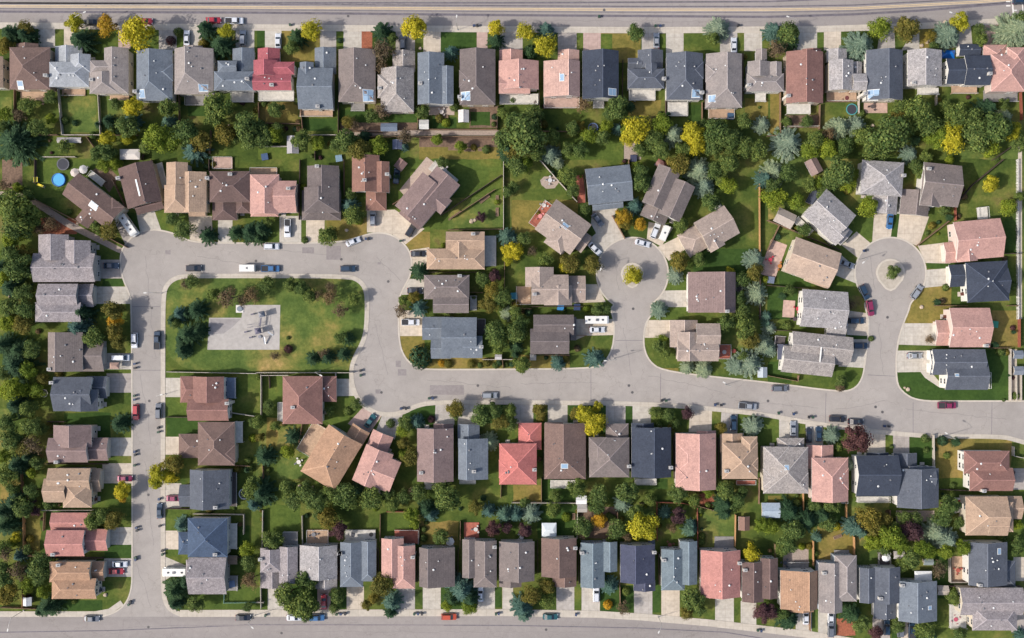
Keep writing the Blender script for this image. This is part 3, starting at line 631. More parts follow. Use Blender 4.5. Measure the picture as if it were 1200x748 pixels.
# sheets listed per tile:  name|material|label|tile|points
SH = '''
g|bright|park||
'''
park = W(chaikin([(193.5,352),(197,337),(205,328.5),(220,325.5),(250,325),(400,325),(415,327),(425,334),(428.5,345),(429,360),(427,385),(424,400),(415,417),(409,430),(408,436),(300,436.5),(193.5,435)], 2, True))
sheet('lawn', park, .010, PARKG, '!park lawn with dry patches inside the street loop')
sheet('sports_pad', W([tp('Z',*p) for p in [(245,372.5),(283,372.5),(285,357.5),(328.5,357.5),(327.5,410),(243,410)]]), .022, mat('pad_concrete', (180,174,168), .9, .12, .7, .12, coord='World'), '!grey concrete pad in the park')
sheet('pad_inlay', W([(246,374),(282,374),(273,383),(262,391),(246,392)]), .026, mat('pad_dark', (160,154,152), .9, .12, .7, coord='World'), '!darker grey corner of the park pad')
GL = '''
B 865 150 1035 240|D
C 805 150 975 250|L
C 695 160 720 232|B
C 415 155 605 290|Y
C 303 152 333 235|B
C 1056 150 1086 250|L
D 230 148 260 230|B
D 342 145 515 250|L
D 710 128 870 235|Y
A 262 135 300 215|L
A 555 140 750 235|B
A 825 140 860 215|B
A 420 140 556 278|L
B 5 140 42 225|D
B 120 145 300 290|Y
B 376 145 410 230|B
B 495 148 545 232|R
B 545 148 655 240|L
A 295 452 450 622|G
A 475 450 590 600|G
A 0 455 55 600|G
A 880 500 970 545|D
B 10 480 200 575|Y
B 218 555 378 615|D
B 395 515 755 575|D
B 395 575 755 612|T
B 390 612 1140 636|V
B 810 490 930 540|P
B 830 550 940 605|D
B 1000 498 1132 600|T
B 1005 525 1098 590|D
B 765 640 1140 690|T
B 765 690 1150 748|Y
B 10 690 190 748|B
C 135 515 315 610|L
C 350 480 440 570|L
C 545 470 700 545|Y
C 825 490 888 580|D
C 1095 460 1200 560|Y
C 230 650 520 748|B
C 525 660 605 748|V
C 410 160 470 250|B
D 275 480 430 560|L
D 270 475 415 480|T
D 10 430 55 630|Y
D 645 430 790 540|L
D 900 660 1190 748|G
D 85 540 240 600|T
E 160 0 560 180|B
E 180 220 200 240|T
E 10 0 105 140|R2
E 190 275 360 350|R
E 740 250 890 375|B
E 560 250 680 350|D
E 470 380 560 470|L
E 480 560 580 595|D
E 470 678 615 748|L
E 60 440 160 748|L
F 0 290 112 390|B
F 330 270 520 385|Y
F 700 340 815 425|Y
F 690 345 740 425|L
F 700 0 1150 330|B
F 900 180 1155 330|G
F 700 20 1000 90|B
F 880 0 1140 60|L
G 0 190 310 340|Y
G 0 40 130 250|L
G 470 240 660 370|L
G 1010 60 1150 420|L
G 850 420 1150 530|D
G 720 560 850 615|B
G 640 680 830 748|B
H 0 0 500 300|G
H 400 250 500 385|B
H 570 250 620 365|D
H 700 280 880 405|L
H 745 470 865 512|D
H 640 590 860 748|Y
H 900 60 1170 440|L
H 1110 280 1172 440|D
H 1110 440 1172 690|L
H 30 330 120 440|G
H 55 530 200 600|D
H 270 540 440 640|B
H 0 600 140 748|D
I 180 60 230 550|L
I 500 345 620 555|L
I 300 440 520 560|D
I 500 235 620 250|L
I 510 645 628 675|L
I 780 370 930 550|B
I 780 460 930 550|D
I 780 252 845 275|B
I 1080 265 1200 455|L
I 480 60 620 150|L
I 0 420 60 700|G
J 20 265 130 455|B
J 380 255 450 280|D
J 400 365 500 410|B
J 320 365 500 560|B
J 675 80 790 230|Y
J 790 180 1150 232|Y
J 50 460 130 600|Y
J 100 500 300 748|G
J 700 395 840 520|D
J 1050 395 1200 490|D
J 0 480 60 748|G
K 0 390 12 560|B
K 95 390 165 490|B
K 262 392 440 540|D
K 530 400 565 490|D
K 645 405 830 530|L
K 935 430 975 540|L
K 1060 450 1200 590|B
K 270 75 480 232|L
K 0 170 270 235|Y
K 620 88 775 240|L
K 700 230 780 250|Y
K 940 248 1200 295|L
K 975 20 1150 180|G
L 0 200 110 300|D
L 140 270 330 340|L
L 320 225 455 345|B
L 376 75 480 110|D
L 610 118 760 148|L
L 140 480 175 565|L
L 0 460 55 600|B
L 255 500 465 640|B
L 550 530 586 625|B
L 660 540 775 695|D
L 785 550 1140 748|Y
L 1130 555 1200 650|L
L 1050 -40 1175 130|Y
L 625 -40 800 20|Y
L 1190 140 1200 385|L
M 115 160 190 350|Y
M 205 140 430 162|D
M 430 140 625 225|L
M 490 310 625 370|D
M 780 142 890 245|B
M 785 332 840 362|B
M 240 570 480 620|D
M 0 0 100 120|Y
M 1055 500 1200 580|B
M 1110 220 1170 360|D
M 880 540 1200 615|B
M 780 0 845 22|L
M 430 0 620 140|B
N 40 120 210 320|B
N 220 130 400 240|L
N 400 130 580 230|L
N 600 165 740 250|B
N 770 200 950 310|Y
N 500 500 660 625|L
N 745 500 780 608|L
N 1120 508 1152 605|D
N 0 510 55 612|B
N 345 505 425 608|D
N 160 505 300 610|D
N 870 500 1035 610|D
N 950 30 1150 110|L
O 140 0 300 110|D
O 5 30 135 115|Y
O 120 125 305 280|D
O 500 130 680 280|G
O 690 130 870 310|L
O 878 140 1045 320|G
O 1070 150 1200 340|L
O 30 485 205 605|L
O 290 495 325 608|B
O 410 500 572 625|D
O 658 500 698 628|D
O 785 520 950 650|L
O 1040 565 1070 665|L
O 1145 570 1200 685|L
O 580 0 730 50|D
O 320 130 500 280|T
O 880 60 945 140|R
P 0 80 60 115|Y
P 170 100 370 230|D
P 230 210 405 385|Y
P 375 95 570 180|G
P 415 310 520 410|G
P 410 180 850 340|G
P 780 340 860 560|D
P 800 550 930 748|L
P 320 655 410 735|R
P 200 615 235 720|G
P 0 650 150 690|G
P 1110 170 1200 340|B
P 600 150 780 210|V
P 860 370 935 485|P
P 70 330 190 430|V
P 580 670 620 748|D
P 700 650 780 748|L
'''
MATK = {'D':(DEEP,'deep green lawn','lawn'),'B':(BRIGHT,'fresh green lawn','lawn'),'L':(LAWN,'plain lawn','lawn'),'Y':(DRY,'dry yellowish lawn','lawn'),'G':(PARKG,'patchy green lawn','lawn'),'R':(RUST,'rust-brown mulch bed','flower_bed'),
 'R2':(SOIL,'brown soil bed','flower_bed'),'T':(SOIL,'brown soil strip','flower_bed'),'V':(GRAVEL,'pale gravel strip','path'),'P':(PAVER,'tan paved patio','patio')}
i = 0; KEEP = []
for ln in GL.strip().splitlines():
    a, k = ln.split('|'); t, x0, y0, x1, y1 = a.split(); x0, y0, x1, y1 = map(float, (x0, y0, x1, y1))
    if k in 'L': continue      # plain lawn is the ground itself
    m, l, nm = MATK[k]; i += 1; soft = k in 'DBYGRT'
    if k in 'BDPV': KEEP.append([w2(*tp(t, *p)) for p in ((x0,y0),(x1,y0),(x1,y1),(x0,y1))])
    c = [(x0,y0),(x1,y0),(x1,y1),(x0,y1)]
    if soft and min(x1-x0, y1-y0) > 60:      # large patches get an uneven outline
        q = []
        for (ax, ay), (bx, by) in zip(c, c[1:]+c[:1]):
            n = max(2, int(math.hypot(bx-ax, by-ay)/45))
            q += [(ax+(bx-ax)*s/n + (rnd.uniform(-5,5) if s else 0), ay+(by-ay)*s/n + (rnd.uniform(-5,5) if s else 0)) for s in range(n)]
        c = q
    sheet(nm, W([tp(t,*p) for p in c]), .010 + .0009*(i % 9), m, l)
sheet('lawn', W([tp('L',*p) for p in [(598,250),(715,250),(735,275),(820,320),(830,332),(1040,332),(1020,142),(1138,142),(1138,384),(700,384),(650,362),(605,318)]]), .019, DEEP, '!bright green corner lawn of the dark slate house')
sheet('lawn', W([tp('H',*p) for p in [(415,345),(500,250),(490,385),(475,385),(425,335)]]), .0195, BRIGHT, '!green wedge between the two heads of green-tree circle')
DR = '''
A 180 128 258 225|0
A 555 138 612 230|3
A 745 125 828 238|1
A 860 140 945 222|0
A 1105 130 1192 232|0
A 300 135 345 220|2
B 42 120 120 232|0
B 300 125 376 232|1
B 410 130 495 235|0
B 655 135 745 242|4
B 785 130 866 250|2
B 1035 145 1085 240|3
B 1140 130 1250 240|1
C 215 105 303 240|4
C 334 150 416 240|3
C 608 130 692 240|1
C 722 130 804 252|0
C 975 130 1056 254|1
C 1088 130 1172 240|0
D 118 240 148 145 230 142 230 240|0
D 262 130 342 236|2
D 512 236 518 190 560 120 592 120 596 236|1
D 625 236 660 180 708 118 710 236|0
D 865 225 880 190 905 118 950 118 958 208|1
D 1000 105 1078 212|3
E 640 255 722 235 757 335 660 355|0
E 545 310 580 285 600 300 650 350 590 405|4
E 885 265 992 265 1000 392 930 392 890 375|2
E 1022 280 1090 395|0
F 110 265 212 395|0
F 235 275 322 285 320 395 235 395|2
F 520 240 650 235 790 325 702 398 640 352 560 342 520 342|2
F 722 425 812 412 818 505 724 500|2
F 690 605 712 560 790 560 790 630 672 635|0
J 672 -40 785 -40 785 80 672 80|2
E 445 470 578 558|4
E 445 596 605 596 618 677 445 677|0
I 488 160 625 236|0
I 500 255 624 345|4
I 508 556 632 642|0
I 480 676 626 770|2
M 505 228 628 310|0
M 488 374 626 460|1
I 776 276 850 366|0
I 776 552 845 636|2
M 765 22 850 142|0
M 765 244 842 332|2
M 765 362 890 415 765 480|0
J 370 280 462 280 475 360 370 362|0
J 430 490 510 405 592 450 525 545|3
J 592 450 655 448 690 440 650 565 560 530|1
J 842 378 930 382 930 495 838 495|1
J 950 375 1045 378 1045 500 945 500|0
K 10 385 100 490|1
K 168 385 260 492|0
K 440 388 532 494|1
K 565 390 655 392 650 494 565 494|0
K 835 410 938 418 935 530 828 530|2
K 982 430 1058 440 1056 540 976 540|1
L 52 440 142 460 142 562 52 562|0
L 176 470 258 490 258 595 176 595|0
L 465 515 550 528 550 630 465 630|2
L 586 530 662 535 662 632 586 632|4
G 378 225 495 228 480 262 530 372 470 400 430 415 370 300|0
G 345 388 395 345 455 408 418 465|0
G 632 372 640 292 755 320 700 408|2
G 680 412 800 352 822 415 735 475|2
G 690 615 826 613 826 692 672 692|0
G 328 585 398 585 440 668 328 672|2
K 620 5 745 88|2
K 300 0 480 0 482 75 345 78 300 98|2
H 345 402 415 338 480 392 425 465|2
H 498 248 592 245 575 368 488 388|2
H 618 248 755 268 706 408 604 368|2
H 702 405 842 388 855 488 738 485|2
H 738 518 868 508 872 588 728 602|0
L 605 20 790 20 790 125 600 120|0
L 598 148 760 148 762 245 830 325 805 322 735 275 715 248 598 250|0
H 345 450 410 505 415 582 315 542|0
L 370 -40 482 -25 478 80 370 74|2
L 380 95 472 95 460 230 330 222|0
N 55 505 132 640|0
N 288 510 350 640|3
N 425 505 506 640|2
N 665 512 745 640|1
N 782 500 866 640|0
N 1035 505 1120 640|0
O -45 478 5 640|0
O 208 500 292 640|1
O 326 506 412 644|0
O 572 522 658 660|1
O 700 520 786 668|2
O 952 555 1040 695|0
O 1072 574 1145 712|0
P 130 612 205 735|0
P 235 622 318 750|0
P 490 650 572 775|4
P 622 664 692 790|2
P 1150 368 1240 480|2
P 1140 600 1240 720|4
L 1150 700 1250 800|4
E 0 150 60 150 150 175 330 290 590 425 580 448 540 430 310 315 130 195 0 175|1
L 1142 142 1166 387|2
L 1172 262 1186 387|2
'''
for ln in DR.strip().splitlines():
    a, k = ln.split('|'); q = a.split(); t = q[0]; v = list(map(float, q[1:]))
    c = [(v[0],v[1]),(v[2],v[1]),(v[2],v[3]),(v[0],v[3])] if len(v) == 4 else list(zip(v[::2], v[1::2]))
    p = W([tp(t,*u) for u in c])
    if t == 'E' and v[0] == 0: sheet('path', p, .0203, GRAVEL, '!grey walkway running diagonally to the street bend'); continue
    if t == 'L' and v[3] == 387: sheet('path', p, .0205, DM[2], '!pale concrete walkway at right, %s strip' % ('wide' if v[0] < 1150 else 'narrow')); continue
    DRIVES.append(p); sheet('driveway', p, .0212 + .0007*(len(DRIVES) % 12), DM[int(k)], ['pale','grey','cream','pinkish','dark grey'][int(k)] + ' concrete driveway')
struct_b(ribbon(W([(1195.3,160),(1195.3,374)]), -.6, .6, 0, .03), 'path', DM[2], 'pale path behind the fence at right edge')
# driveway joints read as thin saw cuts


for t, pts, l in [('Z',[(468,223),(500,184),(523,201),(486,243)],'tan concrete yard behind the big angled mauve house'),('Z',[(108,200),(122,190),(139,208),(128,226)],'dark paved yard between the two angled brown houses'),('G',[(132,98),(150,80),(200,80),(222,105),(200,135),(160,138),(138,120)],'round grey patio behind the angled beige house')]:
    sheet('patio', W([tp(t,*p) for p in pts]), .0188, PAVER if 'tan' in l else GRAVEL if 'grey' in l else SOIL, '!' + l)
# hand-placed wear: small stains and crack-seal squiggles on the streets
SEALM = mat('crack_seal', (140,133,130), .8, .1, 1, coord='World'); q = random.Random(5); k = 0
for x0, y0, x1, y1 in [(170,300,182,420),(165,440,178,520),(170,540,180,640),(160,660,178,712),(230,300,300,312),(320,292,400,300),(440,300,470,330),(440,380,455,440),(500,445,600,455),(610,450,700,448),(730,385,740,440),(720,300,725,340),(760,440,850,460),(860,470,960,478),(1020,300,1025,340),(1030,380,1035,440),(1060,480,1180,492),(980,480,1040,470),(100,6,500,5),(600,24,900,26),(300,740,700,741),(150,735,420,730)]:
    n = max(5, int(math.hypot(x1-x0, y1-y0)/6)); pts = [(x0+(x1-x0)*i/n+q.uniform(-1.3,1.3), y0+(y1-y0)*i/n+q.uniform(-1.3,1.3)) for i in range(n+1)]
    k += 1; line('crack_seal', chaikin(pts, 1), .11, .0415, SEALM, 'thin dark crack-seal line in the road, ' + ordw(k))
# ---------------------------------------------------------------- trees
BARK = mat('bark', (104,88,74), 1, .25, 4)
LM = {'d':leaf_mat('leaf_green',(62,88,46),(102,122,66),(140,154,88)), 'l':leaf_mat('leaf_light',(96,118,38),(128,146,50),(154,164,64)), 'o':leaf_mat('leaf_olive',(94,98,42),(128,120,56),(152,136,72)),
 'y':leaf_mat('leaf_yellow',(150,150,36),(192,182,48),(214,202,74)), 'O':leaf_mat('leaf_orange',(186,150,44),(212,170,54),(196,144,58)), 'p':leaf_mat('leaf_purple',(74,50,60),(98,66,76),(122,88,94)),
 'n':leaf_mat('leaf_brown',(98,82,68),(126,106,88),(142,124,98)), 'g':leaf_mat('needle_green',(42,70,50),(62,92,64),(86,114,84)), 'b':leaf_mat('needle_blue',(62,96,92),(92,124,118),(120,150,142)), 's':leaf_mat('needle_silver',(116,138,124),(142,160,146),(168,182,164))}
def leafquad(b, c, n, s, r):
    u = n.orthogonal().normalized(); a = r.uniform(0, 6.28); v = n.cross(u); u, v = u*math.cos(a)+v*math.sin(a), v*math.cos(a)-u*math.sin(a)
    u *= s; v *= s * r.uniform(.55, 1); b.add([c-u-v*.6, c+u*.3-v, c+u+v*.5, c-u*.2+v], [(0,1,2,3)])
def rv(r):
    while 1:
        v = Vector((r.uniform(-1,1), r.uniform(-1,1), r.uniform(-1,1)))
        if .05 < v.length < 1: return v
def leafy_mesh(seed, dense=1.0, upright=1.0, nleaf=2300):       # crown radius 1, height 2.2 units
    r = random.Random(seed); b = MB(); cl = []
    n = r.randint(13, 18)
    for i in range(n):
        a = 2.4 * i + r.uniform(-.5, .5); q = math.sqrt((i + .5) / n) * r.uniform(.75, 1.0); z = 1.25 + .75 * (1 - q) * upright + r.uniform(-.35, .25)
        cl.append((Vector((q*r.uniform(.6,.84)*math.cos(a), q*r.uniform(.6,.84)*math.sin(a), z)), r.uniform(.24, .5)))
    cl.append((Vector((0, 0, 1.5)), .5))
    for _ in range(nleaf):
        c, s = cl[int(r.random() * len(cl))]; d = rv(r).normalized()
        if d.z < -.3 and r.random() < .6: d.z *= -1
        p = c + d * s * r.uniform(.55, 1.12) * Vector((1, 1, .85)).length / 1.65
        nrm = (d + rv(r) * .7).normalized(); leafquad(b, p, nrm, r.uniform(.035, .075), r)
    t = MB(); t.tube((0,0,-.05), (0,0,.9), .07, 7, 0, .05)
    for c, s in cl[::2]: t.tube((0,0,.8), c, .035, 4, 0, .012)
    return b, t
def spruce_mesh(seed, layers=13, droop=.25, nb=11, height=2.9, sparse=1.0):
    r = random.Random(seed); b = MB()
    for k in range(layers):
        f = k / (layers - 1); z = .12 * height + (height * .86) * f; rad = (1 - f) ** .82 * r.uniform(.9, 1.05) + .04
        m = max(4, int(nb * (1 - .45 * f)))
        for i in range(m):
            a = 2*math.pi*(i + .5*(k % 2))/m + r.uniform(-.18, .18); L_ = rad * r.uniform(.78, 1.1); steps = max(3, int(9 * L_) + 1)
            d = Vector((math.cos(a), math.sin(a), 0)); sd = Vector((-d.y, d.x, 0))
            for j in range(steps):
                q = (j + .6) / steps; w = .13 * (1 - q * .55) * (.6 + .4 * rad) + .02
                c = d * L_ * q + Vector((0, 0, z - droop * L_ * q * q + .03))
                for s_ in (-1, 1):
                    if r.random() > sparse: continue
                    tip = c + d * (.09 + .05*r.random()) + sd * s_ * w * r.uniform(.7, 1.3) + Vector((0,0,r.uniform(-.03,.03)))
                    o = sd * s_ * .01; b.add([c - d*.05 + o, c - d*.02 + sd*s_*w*.7 + Vector((0,0,-.02)), tip, c + d*.06 + o], [(0,1,2,3)])
            e = d * L_ + Vector((0,0,z - droop*L_)); b.add([e - sd*.03, e + d*.07, e + sd*.03, e - d*.06 + Vector((0,0,.03))], [(0,1,2,3)])
    b.add([(-.04,-.04,height*.95),(.04,-.04,height*.95),(0,.05,height*.95),(0,0,height*1.05)], [(0,1,3),(1,2,3),(2,0,3)])
    # inner needles close the gaps next to the trunk
    for _ in range(420):
        f = r.random() ** 1.3; z = .1*height + height*.85*f; rad = (1-f)**.82*.6; a = r.uniform(0, 6.28); q = rad*math.sqrt(r.random())
        leafquad(b, Vector((q*math.cos(a), q*math.sin(a), z)), (Vector((math.cos(a), math.sin(a), 1.2)) + rv(r)*.5).normalized(), .075, r)
    t = MB(); t.tube((0,0,-.05), (0,0,height*.97), .06, 6, 0, .01)
    return b, t
LIB = {}
def libset(k, fn, n):
    L_ = []
    for i in range(n):
        b, t = fn(i * 7 + 3)
        m = b.mesh('crown', LM['d']); L_.append((m, t.mesh('trunk', BARK)))
    LIB[k] = L_
libset('leafy', lambda s: leafy_mesh(s, nleaf=3000), 9)
libset('bare', lambda s: leafy_mesh(s + 50, nleaf=900), 3)
libset('spruce', lambda s: spruce_mesh(s), 6)
libset('pine', lambda s: spruce_mesh(s + 90, 12, .05, 15, 1.7, 1.0), 5)
def shrub(seed):
    r = random.Random(seed); b = MB()
    for _ in range(620):
        d = rv(r).normalized(); d.z = abs(d.z); p = Vector((d.x, d.y, .15 + d.z*.85)) * r.uniform(.72, 1.02); leafquad(b, p, (d + rv(r)*.6).normalized(), r.uniform(.07, .12), r)
    t = MB(); t.tube((0,0,-.05), (0,0,.5), .06, 5); return b, t
libset('shrub', shrub, 4)
INFO = {'d':('leafy_tree','green leafy tree','tree','leafy'),'l':('leafy_tree','light green leafy tree','tree','leafy'),'o':('olive_tree','olive green tree','tree','leafy'),'y':('yellow_tree','yellow autumn tree','tree','leafy'),
 'O':('orange_tree','golden orange autumn tree','tree','leafy'),'p':('purple_tree','dark purple-leaved tree','tree','leafy'),'n':('bare_tree','thin brownish tree','tree','bare'),'g':('spruce_tree','dark green spruce','spruce','spruce'),
 'b':('blue_spruce','blue-green spruce','spruce','spruce'),'s':('silver_spruce','silvery blue spruce','spruce','pine'),'h':('shrub','dark green clipped shrub','shrub','shrub')}
INFO['o'] = ('leafy_tree',) + INFO['o'][1:]; INFO['O'] = ('orange_leaved_tree',) + INFO['O'][1:]; INFO['n'] = ('thin_tree',) + INFO['n'][1:]
GRP = {'leafy_tree':'green leafy trees of the yards','yellow_tree':'yellow autumn trees','orange_leaved_tree':'golden autumn trees','purple_tree':'purple-leaved trees','thin_tree':'thin brownish trees','spruce_tree':'dark spruces','blue_spruce':'blue-green spruces','silver_spruce':'silvery spruces','shrub':'shrubs in the yards'}
def plant(t, x, y, r, k):
    nm, ph, cat, lib = INFO[k]; rad = r / 4 * S * (1.16 if k in 'dloyOpn' and r > 18 else 1.1)
    if k in 'dloyOpn' and rad < 1.75: lib = 'shrub'; nm = 'shrub'; ph = ph.replace('leafy tree', 'shrub').replace(' tree', ' shrub').replace('-leaved shrub', '-leaved shrub'); cat = 'shrub'
    hs = {'leafy': 2.2, 'bare': 2.2, 'spruce': 3.0, 'pine': 1.8, 'shrub': 1.0}[lib]
    zs = rad * {'leafy': .95, 'bare': 1.0, 'spruce': min(1.9*rad+1.0, 8.2)/3.0/rad, 'pine': .95, 'shrub': 1.25}[lib]
    hgt = hs * zs; zc = hgt * {'leafy': .62, 'bare': .6, 'spruce': .3, 'pine': .4, 'shrub': .45}[lib]
    px, py = tp(t, x, y); wx, wy = w2(px, py, zc); k_ = (H - zc) / H
    root = empty(nm, (wx, wy, 0), rnd.uniform(0, 6.28)); ws = rad * k_ * {'leafy': 1.02, 'bare': 1.05, 'spruce': 1.0, 'pine': 1.05, 'shrub': .95}[lib]
    c, tr = rnd.choice(LIB[lib]); root.scale = (ws * rnd.uniform(.94, 1.06), ws * rnd.uniform(.94, 1.06), zs)
    co = link('crown', c, root); co.material_slots[0].link = 'OBJECT'; co.material_slots[0].material = LM['g' if k == 'h' else k]
    link('trunk', tr, root)
    size = 'large ' if rad > 3.9 else 'small ' if rad < 2.2 else ''
    if nm == 'shrub': size = 'tiny ' if rad < 1.3 else ''
    reg(root, size + ph, cat, (wx, wy), GRP[nm]); return root
